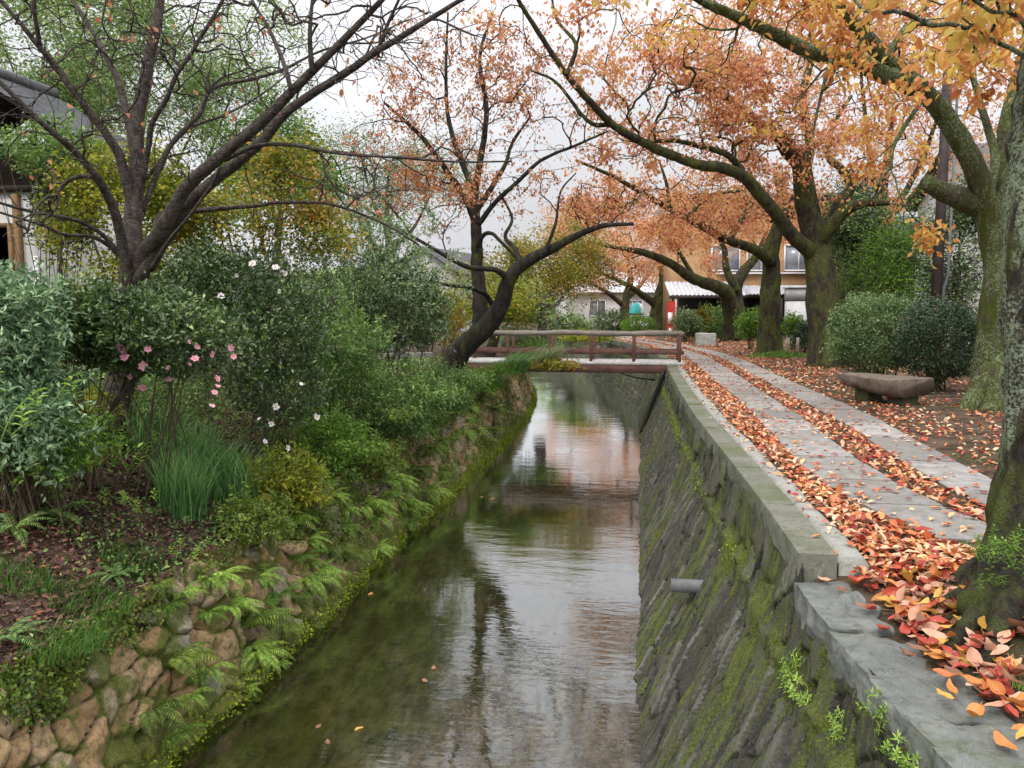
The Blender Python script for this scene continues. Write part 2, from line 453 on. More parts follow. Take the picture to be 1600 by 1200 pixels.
def stone_right():
    t = NT('right_wall_slate'); p = t.pos()
    tone, edge, along, ridge = t.attr('tone'), t.attr('edge'), t.attr('along'), t.attr('ridge')
    cmb = t.n('ShaderNodeCombineXYZ'); t.l(along, cmb.inputs[0]); t.l(ridge, cmb.inputs[1]); v = cmb.outputs[0]
    st = t.noise(v, 1.0, 7, .70, (19, 1.9, 1)); st2 = t.noise(v, 1.0, 6, .7, (26, 4.5, 1)); n2 = t.noise(v, 1.0, 4, .6, (1.1, .9, 1)); n3 = t.noise(p, 70, 5, .75)
    c = t.ramp(tone, [(0, (.018, .018, .014)), (.45, (.046, .043, .034)), (.8, (.078, .074, .06)), (1, (.18, .18, .155))])
    c = t.mix(t.math('MULTIPLY', t.step(st2, .35, .62), .65), c, (.045, .042, .034)); c = t.mix(t.math('MULTIPLY', t.step(n3, .56, .68), .55), c, (.24, .235, .21))
    c = t.mix(t.math('MULTIPLY', t.step(t.math('ADD', st, t.math('MULTIPLY', n2, .25)), .68, .76), .55), c, (.27, .27, .24))
    c = t.mix(t.step(edge, .12, .04), c, (.010, .009, .007))
    rg = t.step(t.math('ABSOLUTE', t.math('SUBTRACT', ridge, .755), None), .11, .0)
    foot = t.step(ridge, .08, .0)
    m = t.step(t.math('ADD', t.math('ADD', st, t.math('MULTIPLY', n2, .62)), t.math('ADD', t.math('MULTIPLY', rg, .06), t.math('MULTIPLY', foot, .18))), .80, .90)
    c = t.mix(t.math('MULTIPLY', m, .88), c, t.mix(t.step(n3, .35, .65), (.030, .042, .006), (.115, .14, .014)))
    return t.surf(c, .88, .25, t.bump(t.math('ADD', st2, t.math('MULTIPLY', n3, .6)), .9, .025))


def stone_flat(name, c1, c2, green=.3, rough=.8, spec=.3):
    t = NT(name); p = t.pos()
    n1 = t.noise(p, 5, 6, .65); n2 = t.noise(p, 1.3, 4); n3 = t.noise(p, 120, 4, .7); n4 = t.noise(p, 17, 6, .75)
    tn = t.n('ShaderNodeNewGeometry').outputs['Random Per Island']
    c = t.mix(t.step(n1, .3, .7), c1, c2); c = t.mix(t.math('MULTIPLY', tn, .75), c, (c1[0] * .55, c1[1] * .52, c1[2] * .48))
    c = t.mix(t.math('MULTIPLY', t.step(n4, .50, .66), .7), c, (c1[0] * .45, c1[1] * .45, c1[2] * .42)); c = t.mix(t.math('MULTIPLY', t.step(n3, .52, .72), .45), c, (c2[0] * 1.5, c2[1] * 1.5, c2[2] * 1.5))
    if green: c = t.mix(t.math('MULTIPLY', t.step(t.math('ADD', n2, t.math('MULTIPLY', n4, .4)), .88 - green * .5, 1.05 - green * .4), .8), c, (.07, .085, .03))
    return t.surf(c, rough, spec, t.bump(t.math('ADD', n4, t.math('MULTIPLY', n3, .4)), .6, .01))


M['wall_left'] = stone_left(); M['wall_right'] = stone_right()
M['flag'] = stone_flat('path_flagstone', (.195, .184, .166), (.35, .339, .320), .10, .55, .45)
M['kerb'] = stone_flat('kerb_stone', (.13, .135, .10), (.22, .22, .18), .55)
M['gutter'] = stone_flat('gutter_concrete', (.27, .27, .24), (.38, .38, .35), .2)
M['rock'] = stone_flat('near_coping_rock', (.11, .12, .11), (.21, .22, .205), .36)
M['bench'] = stone_flat('bench_stone', (.12, .092, .066), (.24, .19, .145), .12)
M['benchdark'] = stone_flat('bench_foot_stone', (.05, .05, .04), (.11, .11, .08), .6)
M['wood'] = plainmat('bridge_wood_brown', (.075, .035, .028), (.17, .085, .065), 5, .75, .4, sx=(1, 6, 6))
M['woodgrey'] = plainmat('weathered_log', (.11, .095, .075), (.27, .24, .195), 7, .8, .5, sx=(1, 5, 5))
M['woodpale'] = plainmat('bridge_deck_edge', (.38, .37, .35), (.58, .56, .53), 5, .8, .3)
M['fencewood'] = plainmat('fence_wood_dark', (.020, .013, .010), (.055, .034, .026), 6, .8, .4, sx=(1, 1, 7))
M['post'] = plainmat('house_post_wood', (.15, .08, .04), (.26, .15, .07), 6, .7, .3)
M['plaster'] = plainmat('plaster_white', (.55, .54, .51), (.72, .71, .69), 2, .9, .1)
M['plaster2'] = plainmat('plaster_grey', (.38, .38, .38), (.55, .55, .55), 2, .9, .1)
M['ochre'] = plainmat('ochre_wall', (.34, .20, .10), (.45, .28, .14), 3, .85, .15)
M['tile'] = plainmat('roof_tile_grey', (.032, .034, .036), (.085, .088, .09), 8, .55, .3)
M['metalroof'] = plainmat('metal_roof', (.32, .33, .35), (.50, .51, .53), 3, .4, .1, .5)
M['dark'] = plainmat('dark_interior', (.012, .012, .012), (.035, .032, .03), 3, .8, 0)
M['glass'] = plainmat('window_glass', (.16, .18, .2), (.34, .37, .40), .8, .12, 0, .6)
M['white'] = plainmat('white_paint', (.66, .66, .66), (.78, .78, .78), 3, .5, 0)
M['red'] = plainmat('red_paint', (.42, .03, .03), (.55, .06, .05), 3, .5, 0)
M['teal'] = plainmat('teal_cloth', (.05, .36, .36), (.10, .48, .46), 3, .8, 0)
M['blue'] = plainmat('pale_blue_paint', (.28, .42, .55), (.38, .52, .64), 3, .5, 0)
M['polebrown'] = plainmat('pole_brown', (.025, .018, .016), (.06, .045, .04), 6, .7, .2)
M['pipe'] = plainmat('pipe_grey', (.07, .075, .075), (.13, .135, .135), 9, .5, .1)
M['black'] = plainmat('black_rubber', (.010, .010, .010), (.025, .025, .022), 9, .6, 0)
for nm, c1, c2 in (('petal_pink', (.62, .22, .34), (.78, .42, .52)), ('petal_white', (.72, .68, .64), (.85, .82, .80)), ('stamen', (.6, .4, .05), (.7, .5, .1))):
    M[nm] = plainmat(nm, c1, c2, 8, .6, 0)


def watermat():
    t = NT('canal_water'); p = t.pos()
    n1 = t.noise(p, 1.0, 3, .6, (5.0, 15.0, 1)); n2 = t.noise(p, 1.0, 3, .55, (1.3, 3.4, 1)); n3 = t.noise(p, 1.0, 2, .5, (.35, .5, 1))
    h = t.math('ADD', t.math('MULTIPLY', n1, .35), n2)
    h = t.math('MULTIPLY', h, t.math('ADD', t.math('MULTIPLY', t.step(n3, .3, .7), .8), .35))
    nb = t.bump(h, .30, .020)
    fr = t.n('ShaderNodeFresnel'); fr.inputs['IOR'].default_value = 1.5; t.l(nb, fr.inputs['Normal'])
    f = t.math('MINIMUM', t.math('MULTIPLY', fr.outputs[0], 2.3), 1.0)
    g = t.n('ShaderNodeBsdfGlossy'); g.inputs['Roughness'].default_value = .03; g.inputs['Color'].default_value = (.96, .98, 1, 1); t.l(nb, g.inputs['Normal'])
    tr = t.n('ShaderNodeBsdfTransparent'); tr.inputs['Color'].default_value = (.62, .64, .50, 1)
    mx = t.n('ShaderNodeMixShader'); t.l(f, mx.inputs[0]); t.l(tr.outputs[0], mx.inputs[1]); t.l(g.outputs[0], mx.inputs[2])
    t.l(mx.outputs[0], t.out.inputs['Surface'])
    return t.m


def bedmat():
    t = NT('canal_bed'); p = t.pos()
    n1 = t.noise(p, 1.0, 6, .7, (9, 3.0, 1)); n2 = t.noise(p, .9, 4); n3 = t.noise(p, 30, 5, .7)
    c = t.mix(t.step(n1, .32, .66), (.045, .040, .024), (.19, .16, .095))
    c = t.mix(t.math('MULTIPLY', t.step(n2, .45, .65), .6), c, (.06, .065, .022)); c = t.mix(t.math('MULTIPLY', t.step(n3, .55, .7), .5), c, (.22, .18, .12))
    return t.surf(c, .9, .1)


M['water'] = watermat(); M['bed'] = bedmat()

# ------------------------------------------------------------------ terrain
WZ = -1.9


def cbend(Y):
    Y = np.asarray(Y, float)
    return np.where(Y < 22, 0.0, np.where(Y < 45, -.008 * (Y - 22) ** 2, -4.232 - .368 * (np.minimum(Y, 80) - 45)))


def xtop(Y):   # canal-side edge of the right-hand wall top
    return np.interp(Y, [-10, 2, 3, 4, 5, 5.5, 7, 8.9, 11.7, 15, 19, 24], [1.5, 1.36, 1.23, 1.10, 1.02, 1.02, .98, .90, .79, .73, .70, .70]) + cbend(Y)


def xridge(Y):
    return np.interp(Y, [-10, 3, 5, 8.8, 13.7, 20], [1.1, .98, .89, .79, .68, .62]) + cbend(Y)


def ztop(Y):
    return -.13 * (1 - sstep(5.08, 5.12, Y))


def gz(X, Y):
    X = np.asarray(X, float); Y = np.asarray(Y, float)
    c = cbend(Y); xx = X - c
    hi = .32 * sstep(9, 17, Y)
    zl = np.interp(xx, [-100, -30, -9, -6.6, -5.6, -4.9, -4.1], [1.4, .35, .12, .04, -.08, -.38, -.74]) + hi * sstep(-7.5, -4.6, xx)
    near = 1 - sstep(4.9, 5.5, Y)
    zr = -.165 * near * (1 - sstep(1.35, 2.3, xx)) + .10 * sstep(4, 9, xx) + .5 * sstep(20, 90, xx) + .13 * np.exp(-((X - 2.0) ** 2 + (Y - 4.45) ** 2) / .28)
    return np.where(xx < -3.5, zl, zr)


def grid_faces(nr, nc):
    i = np.arange(nr - 1)[:, None]; j = np.arange(nc - 1)[None]
    return np.stack([i * nc + j, i * nc + j + 1, (i + 1) * nc + j + 1, (i + 1) * nc + j], -1).reshape(-1, 4)


Ys = np.concatenate([np.arange(-12, 2, 1.0), np.arange(2, 14, .12), np.arange(14, 45, .5), np.arange(45, 80, 2.5), [80, 100, 140, 200, 300, 420]])
# left ground
xo = np.array([-400, -200, -100, -60, -30, -20, -14, -11, -9, -8, -7.3, -6.6, -6.1, -5.6, -5.45, -5.3, -5.15, -5.0, -4.85, -4.7, -4.57, -4.45, -4.32, -4.2, -4.08, -4.02])
G = np.zeros((len(Ys), len(xo), 3)); G[..., 1] = Ys[:, None]; G[..., 0] = xo[None] + cbend(Ys)[:, None]
G[..., 2] = gz(G[..., 0], G[..., 1]); bumpy = fbm(G, 1.2, 3) * .05 + fbm(G, 5, 2, 3.) * .02 * (xo > -9)[None]; G[..., 2] += bumpy; G[:, -2:, 2] -= np.array([.10, .22])[None]; G[:, -1, 0] -= .06
ground_mb = MB(); ground_mb.add(G.reshape(-1, 3), grid_faces(len(Ys), len(xo))[:, ::1])
xo = np.array([.08, .2, .35, .5, .7, .9, 1.2, 1.6, 2.0, 2.5, 3, 3.6, 4.5, 6, 8, 11, 16, 24, 40, 70, 150, 400])
G = np.zeros((len(Ys), len(xo), 3)); G[..., 1] = Ys[:, None]; G[..., 0] = xo[None] + xtop(Ys)[:, None]
G[..., 2] = gz(G[..., 0], G[..., 1]) + fbm(G, 1.7, 3) * .012 * (xo > .5)[None] + fbm(G, .6, 2, 5.) * .05 * (xo > 3)[None]
ground_mb.add(G.reshape(-1, 3), grid_faces(len(Ys), len(xo)))
gr = ground_mb.build('ground', M['soil'], None, True); tag(gr, kind='structure')

# water + bed
Yw = np.concatenate([np.arange(-12, 45, 1.0), np.arange(45, 81, 3)])
for nm, z, m, a, b in (('canal_water', WZ, M['water'], -3.62, .12), ('canal_bed', WZ - .16, M['bed'], -3.9, .2)):
    xs = np.linspace(a, b, 14)
    G = np.zeros((len(Yw), 14, 3)); G[..., 0] = xs[None] + cbend(Yw)[:, None]; G[..., 1] = Yw[:, None]; G[..., 2] = z
    o = make(nm, G.reshape(-1, 3), [grid_faces(len(Yw), 14)], m, None, True); tag(o, kind='structure')

# right wall -------------------------------------------------------------
Yr = np.concatenate([np.arange(0.5, 12, .022), np.arange(12, 26, .06), np.arange(26, 80, .4)])
ts = np.linspace(0, 1, 74)
YY, TT = np.meshgrid(Yr, ts, indexing='ij')
zt = ztop(YY) - .005
xf, xr_, xt_ = cbend(YY), xridge(YY), xtop(YY)
k = .70
z1 = -.55
u1 = np.clip(TT / k, 0, 1); u2 = np.clip((TT - k) / (1 - k), 0, 1)
X = xf - .05 + (xr_ - xf + .05) * u1 + (xt_ - xr_) * u2
Z = WZ - .12 + (z1 - WZ + .12) * u1 + (zt - z1) * u2
S = TT * 2.1
YS = YY - .55 * S
wu = YS / .085 + fbm(np.stack([YY * 3, S * 1.5, YY * 0], -1), 1, 2) * .7
f1, f2, cid, ou, ov = voronoi(wu, S / .33, 3.)
wv = (YY - .25 * S) / .26 + fbm(np.stack([YY * 2, S * 2, YY * 0], -1), 1, 2, 7.) * .3
g1, g2, gid, gu, gv = voronoi(wv, S / .42, 9.)
up = TT > k
disp = np.where(up, (gid - .5) * .045 + gu * (_h(gid * 91, 1, 1) - .5) * .08 + gv * (_h(gid * 57, 2, 1) - .5) * .08 - .04 * np.exp(-((g2 - g1) / .06) ** 2), (1 - np.exp(-((f2 - f1) / .10) ** 2)) * ((cid - .5) * .036 + ou * (_h(cid * 91, 1, 1) - .5) * .03 + ov * (_h(cid * 57, 2, 1) - .5) * .04) - .030 * np.exp(-((f2 - f1) / .07) ** 2))
disp += fbm(np.stack([YS * 18, S * 6, YY * 0], -1), 1, 5, 2.) * .008 + (_h(np.floor(wu * 2.3), np.floor(S * 9 + cid * 7), 0) - .5) * .014 + fbm(np.stack([YY * 1.1, S * 1.3, YY * 0], -1), 1, 2, 4.) * .022
disp += .05 * np.exp(-((TT - k) / .03) ** 2)
disp *= sstep(1.0, .985, TT) * .9 + .1
X = X - disp * .82; Z = Z + disp * .5 * (TT < .97)
wall = empty('canal_wall', (0.5, 8, -1.0), 'tall dark slate canal wall streaked with moss, below the leaf-strewn path', 'stone wall')
make('wall_face', np.stack([X, YY, Z], -1).reshape(-1, 3), [grid_faces(len(Yr), len(ts))[:, ::-1]], M['wall_right'], wall, True,
     dict(tone=np.where(up, gid, cid), edge=np.where(up, g2 - g1, f2 - f1), along=YS, ridge=TT * 1.08))


def rough_block(mb, P8, n=8, amp=.012, seed=0., bev=.18):
    """a weathered stone from 8 corners: bottom 4, top 4 (same order), subdivided and noised"""
    P8 = np.asarray(P8, float); L = np.linalg.norm
    q = np.linspace(0, 1, n + 1)
    e = np.clip(q, .0, 1)
    faces = [(0, 3, 2, 1), (4, 5, 6, 7), (0, 1, 5, 4), (1, 2, 6, 5), (2, 3, 7, 6), (3, 0, 4, 7)]
    Vs, Fs, off = [], [], 0
    for f in faces:
        a, b, c, d = P8[list(f)]
        A, B = np.meshgrid(e, e, indexing='ij')
        V = a * ((1 - A) * (1 - B))[..., None] + b * (A * (1 - B))[..., None] + c * (A * B)[..., None] + d * ((1 - A) * B)[..., None]
        Vs.append(V.reshape(-1, 3)); Fs.append(grid_faces(n + 1, n + 1)[:, ::-1] + off); off += (n + 1) ** 2
    V = np.concatenate(Vs); F = np.concatenate(Fs)
    cen = P8.mean(0)
    # round the corners a little
    ax = np.stack([P8[1] - P8[0], P8[3] - P8[0], P8[4] - P8[0]])
    loc = np.linalg.solve(ax.T, (V - cen).T).T * 2
    size = L(ax, axis=1); b = bev * size.min() / size
    t = np.clip((np.abs(loc) - (1 - b)) / b, 0, 1)
    rr = np.sqrt((t ** 2).sum(1)); scale = np.where(rr > 1, 1 / np.maximum(rr, 1e-6), 1)
    nl = np.sign(loc) * np.where(np.abs(loc) > 1 - b, 1 - b + t * scale[:, None] * b, np.abs(loc))
    V = cen + (nl / 2) @ ax
    V = V + unit(V - cen) * (fbm(V, 9, 3, seed) * amp)[:, None]
    mb.add(V, F)


# kerb blocks on the wall top
y = 5.12; i = 0
while y < 60:
    ln = 1.15 + .35 * random.random() if y < 24 else 3.0
    y2 = y + ln
    if not (21.9 < y < 23.4):
        a, b = float(xtop(y)) - .02, float(xtop(y2)) - .02
        w = .24
        zt_, zb = .055 + random.uniform(-.006, .006), -.14
        g = .011

        mb = MB(); rough_block(mb, [[a, y + g, zb], [a + w, y + g, zb], [b + w, y2 - g, zb], [b, y2 - g, zb], [a, y + g, zt_], [a + w, y + g, zt_], [b + w, y2 - g, zt_], [b, y2 - g, zt_]], 8 if y < 20 else 3, .007, i, .1)
        mb.build('coping_stone', M['kerb'], wall, True)
    y = y2; i += 1
# near natural slabs
ny = [.6, 1.7, 2.55, 3.45, 4.35, 5.145]
for i in range(len(ny) - 1):
    y, y2 = ny[i] + .01, ny[i + 1] - .012
    a, b = float(xtop(y)) - .05, float(xtop(y2)) - .05
    w1, w2 = .40 + .1 * random.random(), .38 + .06 * random.random()
    if i == 4: w1, w2 = .36, .30
    zt_, zb = -.125 + random.uniform(-.012, .012), -.36
    mb = MB(); rough_block(mb, [[a, y, zb], [a + w1, y, zb], [b + w2, y2, zb], [b, y2, zb], [a, y, zt_], [a + w1, y, zt_], [b + w2, y2, zt_ + .01], [b, y2, zt_]], 34, .034, 40 + i, .2)
    o = mb.build('coping_slab', M['rock'], wall, True)
# gutter strip
Yg = np.concatenate([[5.16, 5.18], np.arange(5.25, 24, .25)])
G = np.zeros((len(Yg), 4, 3)); G[..., 0] = xtop(Yg)[:, None] + np.array([.235, .27, .40, .43])[None] + fbm(np.stack([Yg, Yg * 0, Yg * 0], -1), 1.5, 2)[:, None] * .02 * np.array([0, 0, 1, 1])
G[..., 1] = Yg[:, None]; G[..., 2] = np.array([-.02, .03, .026, -.02])[None]; G[0, :, 2] = -.17
gut = make('gutter', G.reshape(-1, 3), [grid_faces(len(Yg), 4)], M['gutter'], None, False); tag(gut, kind='structure')

# flagstone path ----------------------------------------------------------
AL = ([5.0, 5.6, 6.2, 7.5, 9.4, 13, 22, 40], [2.35, 2.1, 1.83, 1.62, 1.62, 1.68, 1.5, 1.5])
AR = ([5.0, 6.0, 7.0, 8.8, 11.7, 22, 40], [3.0, 2.55, 2.34, 2.24, 2.30, 2.2, 2.2])
BL = ([5.0, 7.06, 8.2, 11.7, 17, 22, 40], [3.0, 2.68, 2.66, 2.74, 2.66, 2.55, 2.5])
BR = ([5.0, 7.2, 9.5, 11.5, 17, 22, 40], [3.5, 3.22, 3.2, 3.36, 3.2, 3.1, 3.0])
mb = MB()
for (L_, R_, y0, st) in ((AL, AR, 5.72, 1.0), (BL, BR, 6.0, 1.25)):
    y = y0; i = 0
    while y < 44:
        y2 = y + st * random.uniform(.8, 1.25) * (1 if y < 24 else 1.6)
        pts = []
        for yy in (y + .016, y2 - .016):
            cc = float(cbend(yy)); pts.append((float(np.interp(yy, *L_)) + cc, float(np.interp(yy, *R_)) + cc, yy))
        zt_ = .03 + random.uniform(-.006, .006)
        (a, b, ya), (c, d, yc) = pts
        jit = random.uniform(-.02, .02)
        rough_block(mb, [[a + jit, ya, -.05], [b, ya, -.05], [d, yc, -.05], [c + jit, yc, -.05], [a + jit, ya, zt_], [b, ya, zt_], [d, yc, zt_ + random.uniform(-.008, .008)], [c + jit, yc, zt_]], 8 if y < 14 else 3, .004, i, .2)
        y = y2; i += 1
o = mb.build('path', M['flag'], None, True); tag(o, kind='structure')

# left wall -----------------------------------------------------------------
Yl = np.concatenate([np.arange(2.5, 11, .022), np.arange(11, 24, .05), np.arange(24, 60, .25)])
ts = np.linspace(0, 1, 66)
YY, TT = np.meshgrid(Yl, ts, indexing='ij')
ztl = -.70 + .30 * sstep(9, 17, YY)
X = -3.5 - .58 * TT + cbend(YY); Z = WZ - .1 + (ztl - WZ + .1) * TT
S = TT * 1.35
wu = YY / .29 + fbm(np.stack([YY * 2, S * 2, YY * 0], -1), 1, 2) * .42
wv = S / .235 + fbm(np.stack([YY * 2, S * 2, YY * 0], -1), 1, 2, 8.) * .28 + .2
f1, f2, cid, ou, ov = voronoi(wu, wv, 21., .95)
e = f2 - f1
disp = .055 * (1 - np.exp(-(e / .10) ** 1.6)) + (1 - np.exp(-(e / .12) ** 2)) * ((cid - .5) * .06 + ou * (_h(cid * 91, 1, 1) - .5) * .14 + ov * (_h(cid * 57, 2, 1) - .5) * .14) + fbm(np.stack([YY, Z, YY * 0], -1), 9, 5) * .034 + fbm(np.stack([YY, Z, YY * 0], -1), 1.1, 2, 3.) * .05
X = X + disp * .9; Z = Z + disp * .35
lw = np.stack([X, YY, Z], -1)
o = make('rubble_wall', lw.reshape(-1, 3), [grid_faces(len(Yl), len(ts))], M['wall_left'], None, True, dict(tone=cid, edge=e))
tag(o, 'mossy tan boulder wall below the planted bank, ferns growing from its joints', 'stone wall')


def wall_left_pt(y, t):
    i = int(np.clip(np.searchsorted(Yl, y), 0, len(Yl) - 1)); j = int(np.clip(t * 65, 0, 65))
    return lw[i, j].copy()

# ------------------------------------------------------------------ bridge
by0, by1 = 21.95, 23.15
bd = empty('footbridge', (-1.9, 22.5, 0), 'small brown wooden footbridge with low railings crossing the canal', 'footbridge')
zd = .10
mb = MB(); 
for i in range(34):
    x = -5.3 + i * .19; box(mb, (x + .095, (by0 + by1) / 2, zd - .02 + RNG.normal() * .002), (.183, by1 - by0 - .13, .04), bev=.006)
mb.build('deck', M['woodpale'], bd)
for y in (by0, by1):
    mb = MB(); box(mb, (-2.08, y, zd - .028), (6.5, .06, .085), bev=.01); mb.build('deck_edge', M['woodpale'], bd)
    mb = MB(); box(mb, (-2.12, y + (.05 if y < 22.5 else -.05), zd - .185), (6.35, .14, .22), bev=.012); mb.build('beam', M['wood'], bd)
    px_posts = [-4.87, -3.70, -2.53, -1.37, -.20, 1.03]
    for x in px_posts:
        mb = MB(); box(mb, (x, y + (.085 if y < 22.5 else -.085), zd + .33), (.085, .085, .86), bev=.01); mb.build('post', M['wood'], bd)
    mb = MB(); n = 28; xs = np.linspace(-5.0, 1.13, n)
    P = np.stack([xs, np.full(n, y + (.085 if y < 22.5 else -.085)), zd + .775 + .012 * np.sin(xs * 2.3)], -1)
    V, F = tube(P, .06 + .008 * np.sin(xs * 5), 12, .10, seed=y); mb.add(V, F); mb.build('top_rail', M['woodgrey'], bd, True)
    mb = MB(); box(mb, (-1.9, y + (.085 if y < 22.5 else -.085), zd + .27), (6.1, .05, .11), bev=.008); mb.build('middle_rail', M['wood'], bd)
# dark tube laid down the wall slope by the bridge
Yp = 21.6
mb = MB(); P = np.array([[float(xtop(Yp)) - .10, Yp, -.12], [float(xridge(Yp)) - .16, Yp, -.56], [.02, Yp + .25, -1.85]]); V, F = tube(spline(P, .15), .055, 10); mb.add(V, F)
o = mb.build('dark_tube', M['black'], None, True); tag(o, 'dark tube running down the mossy wall under the bridge end', 'pipe')
mb = MB(); P = np.array([at(1024, 594, 22.6), at(995, 590, 23), at(972, 583, 23.4), at(966, 574, 23.3)]); V, F = tube(spline(P, .1), .022, 8); mb.add(V, F)
o = mb.build('cable', M['black'], None, True); tag(o, 'thin dark cable sagging beneath the bridge', 'cable')
# outlet pipe in the near wall
pe = at(1100, 917, 7.35)
L_ = .42
mb = MB(); xs0, xs1 = pe[0] - .30, pe[0] + .25
th = np.arange(24) * 2 * math.pi / 24
ring = lambda x, r: np.stack([np.full(24, x), pe[1] + r * np.cos(th), pe[2] + r * np.sin(th)], -1)
V = np.concatenate([ring(xs1, .062), ring(xs0, .062), ring(xs0, .052), ring(xs1, .052)])
i = np.arange(3)[:, None]; j = np.arange(24)[None]
F = np.stack([i * 24 + j, i * 24 + (j + 1) % 24, (i + 1) * 24 + (j + 1) % 24, (i + 1) * 24 + j], -1).reshape(-1, 4)
mb.add(V, F); o = mb.build('outlet_pipe', M['pipe'], None, True); tag(o, 'short grey drain pipe sticking out of the slate canal wall', 'pipe')

# bench -------------------------------------------------------------------
bc = gp(1384, 628, 0.0); bc = at(1384, 612, 13.3)
bz = float(gz(bc[0], bc[1]))
bn = empty('stone_bench', (bc[0], bc[1], bz), 'low rough stone slab bench with a rounded front, beside the path', 'bench')
bn_r = math.radians(-60)
def brot(x, y, z):
    return [bc[0] + x * math.cos(bn_r) - y * math.sin(bn_r), bc[1] + x * math.sin(bn_r) + y * math.cos(bn_r), bz + z]
xs_ = np.linspace(-.72, .60, 30); V = []
sec = [(-1, .0), (-.96, .012), (-.5, .02), (0, .022), (.5, .02), (.96, .012), (1, .0)] + [(math.cos(a), -math.sin(a)) for a in np.linspace(.12, math.pi - .12, 15)]
for k_, x in enumerate(xs_):
    w_ = .40 * (1 - .12 * max(0, -x) / .66); dp = .27 * (1 - .45 * sstep(-.3, -.72, x)) * (1 + .08 * math.sin(x * 6)); 
    for (u_, v_) in sec:
        inset = .035 * (1 - v_) * (k_ in (0, 29)) * (1 if k_ == 0 else -1)
        zz = .435 + (v_ if v_ >= 0 else -abs(v_) ** .55 * dp)
        V.append(brot(x + inset * .4, w_ * np.sign(u_) * abs(u_) ** .55, zz))
V = np.array(V); ns_ = len(sec); V = V + fbm(V, 6, 4)[:, None] * .022
i = np.arange(29)[:, None]; j = np.arange(ns_)[None]
F = np.stack([i * ns_ + j, i * ns_ + (j + 1) % ns_, (i + 1) * ns_ + (j + 1) % ns_, (i + 1) * ns_ + j], -1).reshape(-1, 4)
caps = np.array([list(range(ns_))[::-1], list(range(29 * ns_, 30 * ns_))])
make('seat', V, [F, caps], M['bench'], bn, False)
for sx in (-.36, .36):
    mb = MB(); c8 = [brot(sx + a, b, z) for z in (-.05, .20) for a, b in ((-.15, -.17), (.15, -.17), (.15, .17), (-.15, .17))]
    rough_block(mb, c8, 6, .02, sx, .2); mb.build('foot', M['benchdark'], bn, True)

# granite block and stakes ---------------------------------------------------
g0 = at(1102, 536, 33.5); g0[2] = gz(g0[0], g0[1])
mb = MB(); rough_block(mb, [[g0[0] + a * .42, g0[1] + b * .3, g0[2] + z] for z in (-.05, .52) for a, b in ((-1, -1), (1, -1), (1, 1), (-1, 1))], 6, .025, 3, .15)
o = mb.build('stone_block', M['gutter'], None, True); tag(o, 'squat grey stone block beside the path beyond the bridge', 'stone block')
for k, (px, py) in enumerate(((1230, 553), (1245, 555))):
    p = at(px, py, 25.5); p[2] = gz(p[0], p[1])
    mb = MB(); V, F = tube(np.array([[p[0], p[1], p[2] - .1], [p[0] + .01, p[1], p[2] + .40], [p[0] + .015, p[1], p[2] + .62]]), .048, 10, .05); mb.add(V, F)
    o = mb.build('stake', M['cut'], None, True); tag(o, ['pale wooden stake nearer the trunk, left of a pair', 'pale wooden stake standing right of its twin, near the dark shrub'][k], 'stake', 'pale stakes behind the cherry trunks')

# ------------------------------------------------------------------ buildings
def part(name, c, s, m, parent, rz=0.0, bev=.0, tilt=0.0):
    mb = MB(); box(mb, c, s, rz, tilt, bev); return mb.build(name, M[m], parent)


def corr(name, p0, p1, p2, n, amp, m, parent):
    """corrugated sheet: p0->p1 along the ridge, p0->p2 down the slope"""
    p0, p1, p2 = map(np.array, (p0, p1, p2)); ex, ey = p1 - p0, p2 - p0; nn = unit(np.cross(ex, ey)); k = n * 4
    a = np.linspace(0, 1, k + 1); V = []
    for th in (0, .03):
        for t in (0, .33, .66, 1): V.append(p0 + a[:, None] * ex + t * ey + (amp * np.sin(a * n * 2 * math.pi))[:, None] * nn - nn * th)
    V = np.concatenate(V); F1 = grid_faces(4, k + 1); F2 = F1[:, ::-1] + 4 * (k + 1)
    return make(name, V, [np.concatenate([F1, F2])], M[m], parent, False)


def window(parent, x, y, z, w, h, rz, cols=2, frame='white'):
    """framed pane on a wall facing -y (rotated rz); frame is the part, pane its sub-part"""
    c, s_ = math.cos(rz), math.sin(rz)
    def q(a, b, zz): return (x + a * c - b * s_, y + a * s_ + b * c, zz)
    mb = MB()
    for a in (-w / 2, w / 2): box(mb, q(a, 0, z), (.07, .09, h + .07), rz)
    for zz in (-h / 2, h / 2): box(mb, q(0, -.003, z + zz), (w - .07, .09, .07), rz)
    for i in range(1, cols): box(mb, q(-w / 2 + w * i / cols, -.002, z), (.05, .07, h - .07), rz)
    fr = mb.build('window', M[frame], parent)
    mb = MB(); box(mb, q(0, .03, z), (w - .07, .02, h - .07), rz); mb.build('pane', M['glass'], fr)


# shop behind the right-hand cherries
sp = at(1160, 527, 43)
sr = .12
shop = empty('shop_house', (sp[0], sp[1], .1), 'two-storey ochre shop house with a grey metal awning behind the cherry trunks', 'house')
def sq(a, b, z): return (sp[0] + a * math.cos(sr) - b * math.sin(sr), sp[1] + a * math.sin(sr) + b * math.cos(sr), z)
part('wall', sq(1.1, 3.0, 3.0), (9.2, 5.0, 6.2), 'ochre', shop, sr)
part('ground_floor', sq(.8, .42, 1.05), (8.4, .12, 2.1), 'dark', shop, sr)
corr('awning', sq(-4.2, .35, 2.95), sq(-.2, .35, 2.95), sq(-4.2, -1.6, 2.2), 18, .03, 'metalroof', shop)
corr('awning', sq(-.1, .35, 2.75), sq(2.2, .35, 2.75), sq(-.1, -1.2, 2.25), 12, .03, 'metalroof', shop)
part('awning_beam', sq(-2.2, -1.55, 2.12), (4.0, .08, .14), 'polebrown', shop, sr)
